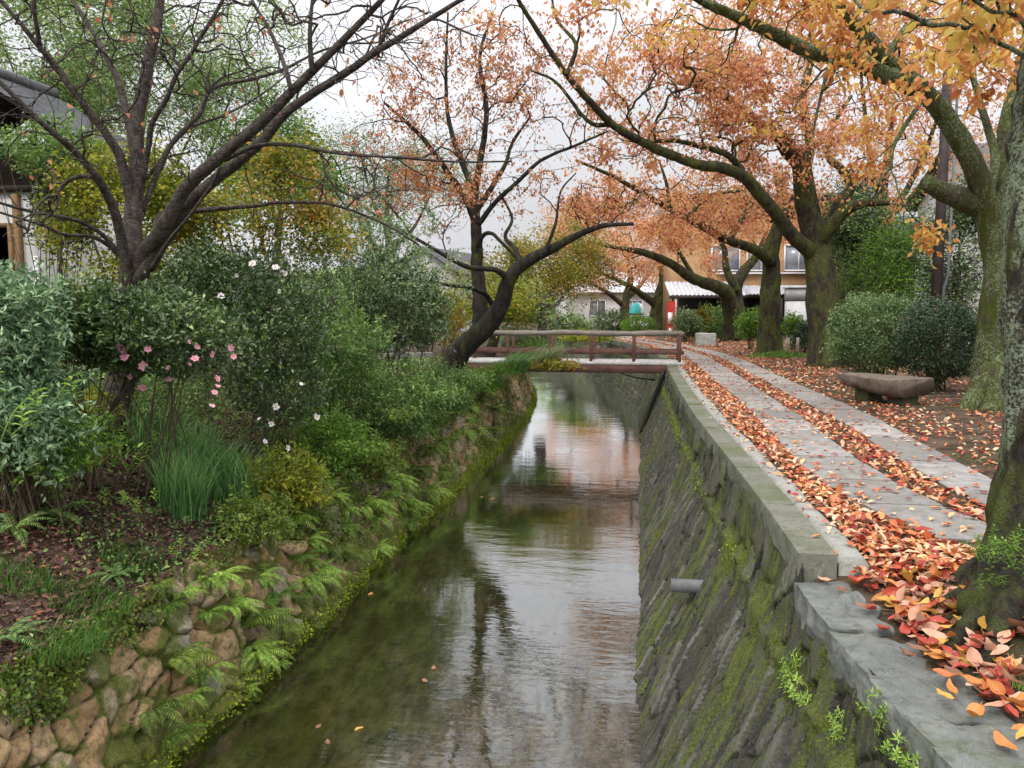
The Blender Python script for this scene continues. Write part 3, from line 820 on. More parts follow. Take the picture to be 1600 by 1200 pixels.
for a in (-4.0, -1.2, 1.6): part('awning_post', sq(a, -1.45, 1.05), (.09, .09, 2.0), 'polebrown', shop, sr)
part('signboard', sq(.6, .30, 2.55), (4.2, .06, .3), 'polebrown', shop, sr)
part('ledge', sq(1.6, .36, 3.42), (6.0, .22, .08), 'white', shop, sr)
for a in (-.9, 1.0, 3.0): window(shop, *sq(a, .45, 4.25), 1.5, 1.35, sr)
part('bay_panel', sq(2.9, .25, 2.4), (1.4, .3, .75), 'plaster2', shop, sr)
rf = MB(); 
for sgn in (-1, 1): 
    c = sq(1.1, 3.0 + sgn * 1.75, 6.75); box(rf, c, (9.9, 3.9, .14), sr, sgn * .38)
rf.build('roof', M['tile'], shop)
# shed
s0 = at(1243, 527, 39.5)
shed = empty('white_shed', (s0[0], s0[1], .1), 'small white shed with a grey louvred top, between two mossy trunks', 'shed')
part('wall', (s0[0], s0[1], .95), (.92, .8, 1.9), 'white', shed, sr)
part('louvre', (s0[0], s0[1], 2.23), (.98, .86, .58), 'plaster2', shed, sr)
part('top', (s0[0], s0[1] , 2.56), (1.1, 1.0, .06), 'metalroof', shed, sr)
# red and white banner
b0 = at(1049, 527, 41)
ban = empty('shop_banner', (b0[0], b0[1], .1), 'tall narrow red and white banner standing at the shop corner', 'banner')
part('pole', (b0[0] + .2, b0[1], 1.0), (.035, .035, 2.0), 'white', ban)
mb = MB(); ys = np.linspace(0, 1, 9); V = []
for th in (0, .012):
    for t in ys:
        for a in (-.24, -.09, .05, .17): V.append([b0[0] + a, b0[1] + .05 * math.sin(t * 5 + a * 6) + th, .15 + 1.75 * t])
V = np.array(V); F = grid_faces(9, 4); mb.add(V, [F, F[:, ::-1] + 36]); mb.build('cloth', M['red'], ban)
for (x, z, w, h) in ((-.08, 1.05, .22, .55), (-.05, .38, .16, .3)):
    part('mark', (b0[0] + x, b0[1] - .075, z), (w, .01, h), 'white', ban)
# teal and white parasol
p0 = at(995, 512, 54)
par = empty('parasol', (p0[0], p0[1], .1), 'low teal and white parasol far behind the bridge', 'parasol')
mb = MB(); V, F = tube(np.array([[p0[0], p0[1], .1], [p0[0], p0[1], 1.9]]), .025, 8); mb.add(V, F); mb.build('pole', M['white'], par)
for m, ks in (('teal', (2, 3, 4, 5)), ('white', (0, 1, 6, 7))):
    mb = MB()
    for k in ks:
        a0, a1 = k * math.pi / 4 + .5, (k + 1) * math.pi / 4 + .5
        V = []
        for th in (0, -.02):
            for (r_, z) in ((.02, 1.95), (.3, 1.82), (.52, 1.5), (.56, 1.22)):
                for a in (a0, a1): V.append([p0[0] + r_ * math.cos(a), p0[1] + r_ * math.sin(a), z + th])
        f = grid_faces(4, 2); mb.add(V, [f, f[:, ::-1] + 8])
    mb.build('canopy', M[m], par)


def house(name, label, px, d, w, dep, h, rz, wall, roofm, ridge, px_win=(), eave=.45, zb=0.0, axis=0):
    c = at(px, 500, d); x, y = c[0], c[1]
    e = empty(name, (x, y, zb), label, 'house')
    ca, sa = math.cos(rz), math.sin(rz)
    def q(a, b, z): return [x + a * ca - b * sa, y + a * sa + b * ca, zb + z]
    # gabled body
    V = [q(-w / 2, -dep / 2, -.3), q(w / 2, -dep / 2, -.3), q(w / 2, dep / 2, -.3), q(-w / 2, dep / 2, -.3), q(-w / 2, -dep / 2, h), q(w / 2, -dep / 2, h), q(w / 2, dep / 2, h), q(-w / 2, dep / 2, h)]
    if axis == 0: V += [q(-w / 2, 0, h + ridge), q(w / 2, 0, h + ridge)]; F4 = [[0, 1, 5, 4], [2, 3, 7, 6], [1, 2, 6, 5], [3, 0, 4, 7]]; F3 = [[5, 6, 9], [7, 4, 8]]
    else: V += [q(0, -dep / 2, h + ridge), q(0, dep / 2, h + ridge)]; F4 = [[0, 1, 5, 4], [2, 3, 7, 6], [1, 2, 6, 5], [3, 0, 4, 7]]; F3 = [[4, 5, 8], [6, 7, 9]]
    make('wall', V, [np.array(F4), np.array(F3)], M[wall], e)
    half = (dep if axis == 0 else w) / 2; run = (w if axis == 0 else dep) / 2 + eave
    for sgn in (-1, 1):
        k = 1 + eave / half
        lo = sgn * half * k; zl = h + ridge - ridge * k
        if axis == 0: a, b, c2 = q(-run, 0, h + ridge + .08), q(run, 0, h + ridge + .08), q(-run, lo, zl + .08)
        else: a, b, c2 = q(0, -run, h + ridge + .08), q(0, run, h + ridge + .08), q(lo, -run, zl + .08)
        corr('roof', a, b, c2, int(run * 2 / .28), .035, roofm, e)
    for (a, z, ww, hh) in px_win:
        p = q(a, -dep / 2 - .02, z); window(e, p[0], p[1], zb + z, ww, hh, rz, 2)
    return e


house('far_house', 'far pale house with a grey roof beyond the path end', 952, 66, 8, 6, 2.9, .25, 'plaster', 'metalroof', 1.6, ((-1.6, 1.5, 1.3, 1.2), (1.2, 1.5, 1.6, 1.2)))
house('far_house', 'far house whose dark tiled roof shows behind the leaning trunk', 700, 58, 5.0, 8, 4.0, -.2, 'plaster2', 'tile', 1.6, ((0, 3.2, 1.2, .9),), axis=1)
house('far_house', 'tall pale house half hidden by the foremost right-hand trunks', 1640, 31, 7.5, 8, 6.0, .0, 'plaster', 'tile', 1.8, ())
house('far_house', 'dark timber house behind the shrubs to the right', 1460, 42, 9, 6, 4.2, .1, 'fencewood', 'tile', 2.0, ((-1.0, 2.4, 1.4, 1.2),))

# left house: plaster corner, tiled roof, timber post
h0 = at(30, 430, 13.2); zb = .1
lh = empty('left_house', (h0[0], h0[1], zb), 'white plastered house with a dark tiled roof at the left edge', 'house')
cx = at(56, 400, 13.2); fx, fy = cx[0], cx[1]
part('wall', (fx - 3.0, fy + 2.5, zb + 1.65), (6.0, 5.0, 3.7), 'plaster', lh)
pw = at(20, 360, 13.05); part('post', (pw[0], fy - .04, zb + 1.6), (.10, .10, 3.5), 'post', lh)
part('lintel', (fx - 3.0, fy - .03, zb + 3.44), (6.0, .1, .1), 'polebrown', lh)
window(lh, pw[0] - .75, fy - .02, zb + 2.2, 1.2, 1.3, 0, 2, 'post')
ev = at(142, 222, 12.4); rd = at(-60, 104, 12.4)
for (a_, b_) in ((ev, rd),):
    y0, y1 = fy - .9, fy + 1.3
    corr('roof', (rd[0], y0, rd[2]), (rd[0], y1, rd[2]), (ev[0], y0, ev[2]), 24, .04, 'tile', lh)
    corr('roof', (rd[0], y0, rd[2]), (rd[0], y1, rd[2]), (2 * rd[0] - ev[0], y0, ev[2]), 24, .04, 'tile', lh)
    part('ridge', (rd[0], (y0 + y1) / 2, rd[2] + .06), (.3, y1 - y0 + .1, .22), 'tile', lh, 0, .05)
    part('upper_wall', (fx - 3.0, fy + 2.6, zb + 3.85), (5.9, 4.9, .72), 'fencewood', lh)
    part('eave_board', (ev[0] + .02, (y0 + y1) / 2, ev[2] - .07), (.05, y1 - y0, .14), 'polebrown', lh)

# dark plank fence
fa, fb = at(62, 430, 13.0), at(520, 478, 17.0)
fn = empty('plank_fence', (fa[0], fa[1], .1), 'dark brown two-plank timber fence behind the left shrubs', 'fence')
v = fb - fa; v[2] = 0; ln = np.linalg.norm(v); ang = math.atan2(v[1], v[0])
for z in (1.05, 1.48):
    mb = MB(); c = fa + v * .5; box(mb, (c[0], c[1], z + .1), (ln, .05, .36), ang, 0, .01); mb.build('plank', M['fencewood'], fn)
for k in range(5):
    c = fa + v * (k / 4); mb = MB(); box(mb, (c[0] + .06 * math.sin(ang), c[1] - .09, .95), (.14, .10, 1.75), ang, 0, .01); mb.build('post', M['fencewood'], fn)
mb = MB(); c = at(59, 425, 12.6); box(mb, (c[0], c[1], c[2] - .5), (.09, .09, 1.5), 0, 0, .01)
o = mb.build('white_post', M['white'], None); tag(o, 'short white post in front of the dark plank fence', 'post')
fa2 = at(-60, 585, 9.8)
f2n = empty('low_fence', (fa2[0], fa2[1], .1), 'low reddish brown fence behind the pale shrub at the left edge', 'fence')
part('plank', (fa2[0] + .1, fa2[1], .72), (1.3, .04, .2), 'wood', f2n); part('plank', (fa2[0] + .1, fa2[1], .45), (1.3, .04, .2), 'wood', f2n)
for a in (-.4, .55): part('post', (fa2[0] + a, fa2[1] + .055, .45), (.08, .07, .9), 'wood', f2n)

# pale stone edging of the left path near the bridge
ea, eb = at(592, 567, 20.8), at(676, 566, 21.6)
mb = MB(); n = 5
for k in range(n):
    t0, t1 = k / n + .01, (k + 1) / n - .01; a = ea + (eb - ea) * t0; b = ea + (eb - ea) * t1
    rough_block(mb, [[a[0], a[1] - .12, .1], [b[0], b[1] - .12, .1], [b[0], b[1] + .15, .1], [a[0], a[1] + .15, .1], [a[0], a[1] - .12, .40], [b[0], b[1] - .12, .38], [b[0], b[1] + .15, .38], [a[0], a[1] + .15, .40]], 4, .03, k, .2)
o = mb.build('edging_stones', M['gutter'], None, True); tag(o, 'row of pale edging stones leading to the left end of the bridge', 'edging')
# blue post and hooped barrier
c = at(579, 525, 21.0)
mb = MB(); box(mb, (c[0], c[1], .75), (.16, .06, .9), .1, 0, .015); o = mb.build('blue_post', M['blue'], None); tag(o, 'pale blue post among the shrubs on the left bank', 'post')
c = at(622, 540, 21.0); mb = MB(); zg = .25
P = [[c[0] - .16, c[1], zg], [c[0] - .16, c[1], zg + .5]] + [[c[0] - .16 * math.cos(a), c[1], zg + .5 + .16 * math.sin(a)] for a in np.linspace(.2, math.pi - .2, 8)] + [[c[0] + .16, c[1], zg + .5], [c[0] + .16, c[1], zg]]
V, F = tube(np.array(P), .035, 10); mb.add(V, F); o = mb.build('hoop_barrier', M['blue'], None, True); tag(o, 'blue-grey metal hoop barrier behind the edging stones', 'barrier')

# brown utility pole with grey conduit
c = at(1463, 470, 20.3)
up = empty('utility_pole', (c[0], c[1], .1), 'dark brown utility pole with a thin grey conduit, behind the hedge', 'pole')
mb = MB(); V, F = tube(np.array([[c[0], c[1], 0], [c[0], c[1], 4], [c[0], c[1], 7.5]]), [.135, .125, .115], 16); mb.add(V, F); mb.build('shaft', M['polebrown'], up, True)
mb = MB(); P = np.array([[c[0] + .10, c[1] - .19, 0.1], [c[0] + .10, c[1] - .19, 2.1], [c[0] + .19, c[1] - .17, 2.4], [c[0] + .19, c[1] - .15, 7.2]]); V, F = tube(P, .035, 8); mb.add(V, F); mb.build('conduit', M['pipe'], up, True)
for k in range(2):
    mb = MB(); a = np.array([c[0], c[1], 6.9 + .35 * k]); b = at(560, 235 + 60 * k, 52); xs = np.linspace(0, 1, 30)[:, None]
    P = a + (b - a) * xs - np.array([0, 0, 1]) * (xs * (1 - xs)) * 3; V, F = tube(P, .012, 4, cap=False); mb.add(V, F)
    o = mb.build('power_line', M['black']); tag(o, ['thin black power line crossing the sky, upper of two', 'thin black power line crossing the sky, lower of two'][k], 'cable', 'power lines over the canal')

# ------------------------------------------------------------------ trees
class Tree:
    def __init__(s, name, label, base, bark, group=None, cat='tree'):
        s.base = np.array(base, float); s.e = empty(name, base, label, cat, group); s.bark = M[bark]
        s.wood = MB(); s.P, s.T, s.R = [], [], []; s.leaf = MB(); s.leafpos = []

    def limb(s, pts, d, w, ground=False, flare=None, seg=None, lump=.10, reg=True, jit=.35):
        """pts: photo survey points; d: depth metres (start,end) or one per point; w: widths in photo pixels (start,end)"""
        n = len(pts); d0, d1 = d if isinstance(d, (tuple, list)) else (d, d)
        dd = [p[2] if len(p) > 2 else d0 + (d1 - d0) * i / max(1, n - 1) for i, p in enumerate(pts)]
        P = np.array([at(p[0], p[1], q) for p, q in zip(pts, dd)])
        if ground: P[0, 2] = gz(P[0, 0], P[0, 1]) - .12
        r = np.linspace(w[0], w[1], n) / 2 * np.array(dd) / FPX
        s.limb3(P, r, flare, seg, lump, reg, jit)

    def limb3(s, P, r, flare=None, seg=None, lump=.1, reg=True, jit=.35):
        Q = spline(np.column_stack([P, r]), max(.05, r.max() * .45))
        pos, rr = Q[:, :3].copy(), np.maximum(Q[:, 3], .004)
        wob = np.stack([fbm(pos + 5 * k, 1.3 / max(rr.max() * 6, .3), 3, k) for k in range(3)], -1)
        env = np.sin(np.linspace(0, math.pi, len(pos)))[:, None] ** .5
        pos += wob * rr[:, None] * jit * .6 * env
        seg = seg or (28 if rr.max() > .12 else 12 if rr.max() > .04 else 7)
        V, F = tube(pos, rr, seg, lump, (*flare, pos[0, 2] + .1) if flare else None, seed=float(pos[0, 0]))
        s.wood.add(V, F)
        if reg:
            k = max(1, int(.18 / max(np.linalg.norm(pos[1] - pos[0]), .02)))
            s.P += list(pos[::k]); s.R += list(rr[::k]); s.T += list(unit(np.gradient(pos, axis=0))[::k])

    def crown(s, blobs, n, step=.22, rtip=.0025, sag=.10, rmax=.03, clump=.45, up=.06, jit=.07):
        """twigs grow from the nearest limb out to points scattered in ellipsoids (px,py,d, rx,ry,rz metres, weight)"""
        W = np.array([b[6] if len(b) > 6 else b[3] * b[4] * b[5] for b in blobs]); W = W / W.sum()
        A = []
        for b, w in zip(blobs, W):
            m = max(3, int(n * w)); c = at(b[0], b[1], b[2]); R_ = np.array(b[3:6])
            cl = rdir(max(2, m // 7)) * RNG.uniform(.1, 1, (max(2, m // 7), 1)) ** .45
            pick = RNG.integers(0, len(cl), m)
            q = cl[pick] * (1 - 0) + RNG.normal(size=(m, 3)) * clump * .35
            A.append(c + q * R_)
        A = np.concatenate(A)
        L0 = np.array(s.P); 
        Rl = np.array(s.R); dm = np.array([np.min(np.linalg.norm(L0 - a, axis=1)) for a in A])
        thick = L0[Rl > .13]
        if len(thick):
            keep = np.array([np.min(np.linalg.norm(thick - a, axis=1)) > .75 for a in A]); A, dm = A[keep], dm[keep]
        A = A[np.argsort(dm)]
        cap = 60000; P = np.zeros((cap, 3)); n0 = len(L0); P[:n0] = L0; DR = np.zeros((cap, 3)); DR[:n0] = np.array(s.T)
        par = np.full(cap, -1); cnt = np.zeros(cap); nn = n0; tips = []
        for a in A:
            df = a - P[:nn]; dist = np.linalg.norm(df, axis=1) + 1e-6; cs_ = (df * DR[:nn]).sum(1) / dist
            cost = dist * (1.4 - .65 * cs_); cost[:n0] *= 1.1
            j = int(np.argmin(cost)); D = dist[j]; k = max(2, int(math.ceil(D / step)))
            if nn + k >= cap: break
            off = rdir(1)[0] * D * sag; off[2] += D * up; off = off + (DR[j] * D - (a - P[j])) * .09
            prev = j
            for i in range(1, k + 1):
                t = i / k; P[nn] = P[j] + (a - P[j]) * t + off * math.sin(math.pi * t) + RNG.normal(size=3) * step * jit
                DR[nn] = unit(P[nn] - P[prev]); par[nn] = prev; prev = nn; nn += 1
            tips.append(prev)
        for tip in tips:
            q = tip
            while q >= n0: cnt[q] += 1; q = par[q]
        rr = np.minimum(rtip * np.maximum(cnt, 1) ** .5, rmax)
        ch = {}
        for q in range(n0, nn): ch.setdefault(par[q], []).append(q)
        starts = []
        for p_, cs in ch.items():
            if p_ < n0: starts += [(p_, c) for c in cs]
            else:
                cs = sorted(cs, key=lambda c: -cnt[c]); starts += [(p_, c) for c in cs[1:]]; ch[p_] = cs
        for p_, c in starts:
            path = [p_, c]; q = c
            while q in ch: q = ch[q][0]; path.append(q)
            r_ = rr[path].copy(); r_[0] = r_[1] * 1.1
            V, F = tube(P[path], r_, 6 if r_[0] > .012 else 4 if r_[0] > .006 else 3, cap=False); s.wood.add(V, F)
        idx = np.array([q for q in range(n0, nn) if cnt[q] <= 4]); s.tw = P[idx]; s.twd = unit(P[idx] - P[par[idx]])
        s.tips = P[tips]

    def leaves(s, n, length, width=.5, spread=.10, droop=.8, var=.25, tpl=LEAF, mb=None, only=None):
        if n <= 0: return
        src = s.tw if only is None else s.tw[only(s.tw)]
        k = RNG.integers(0, len(src), n)
        # leaves come in bunches on the same twig
        dens = vnoise(src * .9, 3.0); p = np.clip(.55 + dens, .06, None); p /= p.sum(); k = RNG.choice(len(src), n, p=p)
        pos = src[k] + RNG.normal(size=(n, 3)) * spread
        d = rdir(n); d[:, 2] = d[:, 2] * .5 - droop; L = length * RNG.uniform(1 - var, 1 + var, n)
        put_leaves(mb or s.leaf, pos, d, rdir(n, .3), L, L * width * RNG.uniform(.85, 1.15, n), tpl)

    def done(s, leafm=None, part_name='crown'):
        s.wood.build('trunk', s.bark, s.e, True)
        if s.leaf.n: s.leaf.build(part_name, M[leafm], s.e)
        return s.e


# --- bare young cherry on the left bank
b = at(172, 690, 9.3); b[2] = gz(b[0], b[1])
t = Tree('bare_cherry_tree', 'nearly leafless grey cherry on the left bank, branches fanning over the water', b, 'bark_cherry')
t.limb([(172, 695), (182, 640), (192, 580), (203, 500), (207, 440), (209, 400)], 9.3, (46, 38), True, (.5, .18, 5), lump=.07)
t.limb([(208, 430), (208, 380), (208, 330), (212, 260), (215, 190), (228, 110), (245, 40), (252, -30), (262, -120)], (9.3, 9.8), (32, 10), lump=.06)
t.limb([(206, 440), (228, 395), (250, 365), (285, 300), (330, 255), (395, 203), (452, 147), (510, 90), (560, 38), (610, -15), (680, -90)], (9.3, 7.6), (28, 6), lump=.06)
t.limb([(207, 445), (235, 410), (265, 355), (320, 293), (400, 228), (450, 172), (533, 120), (590, 80), (650, 43), (717, 2), (800, -40)], (9.25, 8.3), (24, 5), lump=.06)
t.limb([(488, 112), (484, 60), (488, 0), (492, -60)], (8.1, 7.9), (9, 4))
t.limb([(455, 140), (442, 95), (420, 45), (395, 3), (380, -40)], (8.2, 8.6), (8, 4))
t.limb([(590, 80), (605, 40), (625, -5), (640, -50)], (8.6, 8.3), (7, 3))
t.limb([(206, 320), (190, 255), (170, 215), (145, 182), (112, 138), (80, 95), (60, 72), (35, 40), (3, 3), (-30, -40)], (9.4, 8.4), (16, 5))
t.limb([(62, 72), (56, 30), (52, -20)], (8.6, 8.3), (8, 5))
t.limb([(204, 445), (192, 385), (180, 335), (165, 300), (150, 275), (120, 240), (92, 216), (50, 178), (2, 130), (-40, 90)], (9.2, 7.7), (17, 6))
t.limb([(210, 240), (196, 170), (180, 118), (150, 58), (112, -2), (90, -50)], (9.6, 10.4), (13, 5))
t.limb([(220, 300), (232, 225), (238, 192), (262, 150), (277, 115), (310, 65), (347, 2), (370, -50)], (9.5, 8.8), (10, 5))
t.limb([(222, 330), (265, 230), (310, 180), (333, 138), (400, 122), (450, 105), (500, 80), (570, 60), (640, 30)], (9.5, 10.6), (9, 2))
t.limb([(228, 280), (290, 205), (350, 180), (405, 150), (470, 100)], (9.5, 10.9), (6, 2))
t.limb([(196, 405), (150, 372), (100, 366), (60, 350), (0, 332), (-40, 320)], (9.2, 8.2), (7, 3))
t.limb([(205, 420), (160, 366), (120, 345), (88, 338), (40, 328), (0, 317), (-40, 305)], (9.2, 8.0), (8, 4))
t.limb([(155, 285), (140, 275), (110, 280), (90, 300), (88, 325), (62, 350)], (8.7, 8.5), (9, 3))
t.limb([(240, 385), (252, 335), (300, 330), (360, 325), (400, 321), (440, 316), (520, 320), (600, 350), (655, 383)], (9.2, 9.6), (10, 3))
t.limb([(350, 250), (400, 228), (460, 227), (533, 240), (633, 247), (717, 253), (800, 252)], (8.8, 8.0), (8, 2.5))
t.limb([(235, 420), (265, 375), (290, 345), (330, 290), (345, 260)], (9.1, 8.2), (7, 3))
t.crown([(110, 130, 8.6, 1.1, 1.2, 1.0), (80, 250, 8.3, 1.0, .8, .6), (250, 60, 9.5, 1.3, 1.3, .8), (400, 90, 8.8, 1.4, 1.3, .9), (560, 60, 8.3, 1.1, 1.1, .6), (520, 280, 9.0, 1.2, .9, .55), (690, 260, 8.3, .7, .7, .35), (60, 350, 8.2, .6, .6, .3), (300, 190, 9.0, 1.2, 1.1, .7), (640, 40, 8.3, 1.0, 1, .5), (430, 30, 8.6, 1.2, 1.1, .5), (150, 40, 9, 1.2, 1.1, .6)], 2300, .2, .0026, .05, .012, jit=.04)
t.leaves(110, .085, .5, .04, .9, tpl=LEAFM)
t.done('rust', 'leaves')

# --- leaning dark cherry by the bridge
b = at(695, 580, 18.6); b[2] = gz(b[0], b[1])
t = Tree('leaning_cherry_tree', 'dark leaning cherry on the left bank beside the bridge, twiggy with few leaves', b, 'bark_dark')
t.limb([(690, 585), (715, 553), (740, 525), (768, 500), (785, 472), (795, 442), (813, 417), (850, 395), (870, 385), (897, 370), (940, 353), (990, 350)], (18.6, 16.8), (38, 5), True, (.25, .3, 3), lump=.08)
t.limb([(752, 515), (749, 470), (748, 440), (746, 400), (743, 345), (740, 300)], (18.5, 18.8), (26, 14))
t.limb([(744, 350), (725, 305), (693, 260), (660, 215), (630, 187), (600, 160)], (18.7, 18), (12, 4))
t.limb([(742, 310), (727, 265), (708, 215), (698, 160), (697, 90), (700, 20)], (18.8, 19.4), (11, 3))
t.limb([(748, 350), (775, 315), (810, 283), (847, 250), (900, 227), (950, 205)], (18.7, 17.6), (9, 3))
t.limb([(744, 330), (770, 290), (790, 256), (800, 225), (830, 180)], (18.8, 19.8), (10, 3))
t.limb([(740, 305), (752, 240), (760, 170), (750, 90), (770, 20)], (18.8, 19), (12, 4))
t.limb([(773, 482), (760, 462), (748, 455), (730, 449), (700, 446), (678, 440), (640, 430)], (18.2, 17), (9, 3))
t.limb([(794, 440), (785, 428), (770, 421), (735, 418), (700, 402), (662, 380), (616, 353), (560, 320)], (17.8, 16.4), (11, 3))
t.limb([(812, 418), (806, 390), (790, 370), (800, 340), (780, 300)], (17.6, 18.5), (9, 3))
t.limb([(850, 396), (868, 350), (876, 300), (900, 270)], (17.2, 17.2), (6, 2))
t.limb([(746, 385), (755, 368), (768, 365), (785, 380), (806, 402)], (18.6, 18), (8, 4))
t.crown([(640, 240, 18, 1.5, 1.5, 1.3), (720, 120, 19, 2.0, 1.8, 1.6), (830, 200, 18.4, 1.8, 1.6, 1.4), (600, 330, 17, 1.3, 1.2, .9), (900, 290, 17.2, 1.2, 1.1, .9), (690, 330, 18, 1.2, 1.2, .7), (790, 310, 18.6, 1.2, 1.2, .8), (800, 60, 19, 1.7, 1.7, 1.2, 1.6), (560, 300, 17, 1.4, 1.3, .9), (650, 300, 17.6, 1.5, 1.4, 1.0), (960, 310, 17, 1.2, 1.2, .7)], 1900, .26, .0028, .06, .025, jit=.05)
t.leaves(6000, .095, .5, .06, .7, only=lambda p: p[:, 2] > 3.4)
t.leaves(1500, .09, .5, .06, .7)
t.done('rust', 'leaves')

CH = 'old cherries leaning over the path'
# --- foreground trunk at the right edge
b = at(1590, 940, 4.25); b[2] = gz(b[0], b[1])
t = Tree('cherry_tree', 'foremost cherry at the right edge, dark mossy flared base and pale lichen above', b, 'bark_near', CH)
t.limb([(1600, 965), (1600, 900), (1600, 830), (1602, 760), (1606, 690), (1608, 600), (1606, 500), (1604, 400), (1610, 300), (1622, 180), (1640, 40), (1660, -120), (1690, -300)], (4.25, 4.35), (84, 60), True, (1.7, .25, 5), seg=64, lump=.19, jit=.2)
t.limb([(1625, 130), (1640, -60), (1560, -220), (1450, -330), (1300, -420)], (4.3, 4.6), (34, 10))
for (px, py, d, wd) in ((1405, 948, 4.30, 20), (1455, 1010, 3.85, 26), (1520, 1060, 3.6, 24), (1455, 905, 4.6, 15), (1660, 1010, 3.9, 26)):
    e_ = gp(px, py, -.06); s_ = np.array([b[0], b[1], .12]) + (e_ - b) * .10; s_[2] = .16; m_ = (s_ + e_) / 2; m_[2] = float(gz(m_[0], m_[1])) + .03; q_ = s_ + (e_ - s_) * .25; q_[2] = float(gz(q_[0], q_[1])) + .075
    e2 = e_.copy(); e2[2] = float(gz(e_[0], e_[1])) - .05
    t.limb3(np.array([s_, q_, m_, e2]), np.array([.12, .085, .05, .02]) * wd / 24, None, 18, .24, False)
t.crown([(1560, -10, 4.4, .9, .9, .35), (1380, -70, 4.2, 1.0, .9, .35), (1480, 60, 5.6, .8, .8, .5), (1240, -110, 4.4, .9, .9, .3)], 110, .16, .003, .1, .012)
t.leaves(800, .10, .46, .05, .75, tpl=LEAFM)
t.done('orange')

# --- second, two-stemmed lichen trunk
b = at(1553, 628, 12.6); b[2] = gz(b[0], b[1])
t = Tree('cherry_tree', 'two-stemmed cherry with pale lichen, broken stub and forked mossy base behind the hedge end', b, 'bark_lichen', CH)
t.limb([(1536, 635), (1542, 570), (1550, 500), (1553, 430), (1550, 360), (1540, 310), (1528, 268), (1503, 217), (1467, 167), (1427, 127), (1383, 87), (1337, 37), (1280, -30)], (12.6, 11.0), (46, 20), True, (.6, .3, 4), seg=36)
t.limb([(1575, 640), (1585, 560), (1588, 480), (1582, 420), (1575, 330), (1568, 240), (1585, 150), (1606, 80), (1630, -60)], (12.5, 12.8), (40, 22), True, (.5, .3, 3), seg=30)
t.limb([(1558, 640), (1562, 590), (1580, 545), (1590, 500)], (12.1, 12.5), (46, 30), True, (.5, .25, 3))
t.limb([(1505, 655), (1520, 620), (1540, 585), (1560, 560)], (12.2, 12.4), (24, 44), True)
t.limb([(1600, 650), (1570, 625), (1555, 600)], (11.9, 12.4), (30, 40), True)
t.limb([(1428, 135), (1392, 120), (1343, 98), (1293, 84), (1247, 72), (1210, 53), (1177, 37), (1150, 25), (1112, 10), (1060, -20)], (11.2, 8.6), (30, 12))
t.limb([(1545, 330), (1525, 318), (1500, 308), (1470, 296), (1447, 284)], (12.2, 11.8), (44, 24))
t.limb([(1540, 320), (1555, 250), (1540, 190), (1520, 120), (1500, 40)], (12.2, 12.8), (16, 6))
t.limb([(1300, 86), (1280, 160), (1270, 210)], (9.8, 9.5), (7, 3))
t.limb([(1380, 95), (1420, 40), (1470, -20)], (11.2, 11.8), (16, 7))
t.limb([(1445, 150), (1400, 220), (1390, 260), (1370, 290)], (11.4, 10.6), (8, 3))
t.crown([(1420, 40, 11, 1.9, 1.6, .8), (1180, 40, 8.9, 1.2, 1.1, .42), (1310, 130, 9.8, 1.1, 1.1, .6), (1480, 150, 11.6, 1.2, 1.3, 1.0), (1080, 10, 8.8, 1.0, 1.0, .4), (1290, 10, 9.5, 1.3, 1.2, .5), (1545, 60, 12, 1.0, 1.1, .9), (1390, 260, 10.6, .8, .7, .55), (1440, 370, 10.8, .35, .5, .16, .25), (1500, 250, 11.6, .7, .7, .5)], 520, .2, .003, .1, .02)
t.leaves(4700, .10, .5, .09, .75, tpl=LEAFM)
t.done('orange')

# --- the big mossy cherry leaning over the canal
b = at(1292, 568, 21.5); b[2] = gz(b[0], b[1])
t = Tree('cherry_tree', 'stout mossy cherry beside the hedge whose long limb reaches over the water', b, 'bark_moss', CH)
t.limb([(1290, 575), (1287, 520), (1282, 470), (1278, 420), (1272, 375), (1262, 330), (1256, 290), (1250, 255), (1232, 235), (1217, 213), (1187, 197), (1150, 165), (1110, 140), (1060, 127)], (21.5, 21), (54, 8), True, (.40, .30, 5), seg=36)
t.limb([(1268, 395), (1245, 375), (1222, 345), (1200, 317), (1170, 283), (1133, 264), (1090, 257), (1027, 233), (987, 213), (953, 190), (923, 160), (883, 113), (837, 43), (810, 0), (780, -60)], (21.3, 16.0), (24, 5))
t.limb([(1170, 283), (1140, 245), (1100, 230), (1050, 220), (1010, 222)], (20, 19), (12, 5))
t.limb([(1276, 385), (1292, 362), (1317, 333), (1350, 317), (1390, 317)], (21.4, 20), (28, 8))
t.limb([(1290, 365), (1310, 320), (1330, 290), (1312, 262), (1295, 245), (1300, 200), (1330, 150)], (21.6, 22.6), (20, 5))
t.limb([(1256, 285), (1265, 220), (1255, 150), (1270, 80), (1260, 0)], (21.4, 22), (18, 6))
t.limb([(957, 195), (920, 190), (870, 130), (830, 110)], (18, 17.5), (8, 3))
t.limb([(885, 117), (900, 70), (870, 30), (860, -20)], (16.6, 16.8), (8, 3))
t.crown([(1060, 190, 19.5, 2.4, 1.9, 1.3), (930, 110, 17.2, 2.0, 1.8, 1.3, .8), (1180, 190, 20.5, 2.3, 2.0, 1.5), (1290, 250, 21, 2.0, 1.8, 1.2), (1370, 300, 20, 1.2, 1.2, .8), (830, 30, 16.4, 1.8, 1.8, 1.0, .5), (1020, 40, 18, 2.2, 2, 1.2, 1.6), (1200, 70, 21, 2.8, 2.2, 1.6, 5.5), (1130, 130, 20.5, 2.0, 2, 1.0), (1080, 90, 19.5, 2.2, 2, 1.0, 2.6), (960, 30, 17.5, 2.0, 1.8, 1.0, .4)], 1800, .28, .0042, .07, .03)
t.leaves(16500, .112, .56, .12, .7)
t.done('salmon')

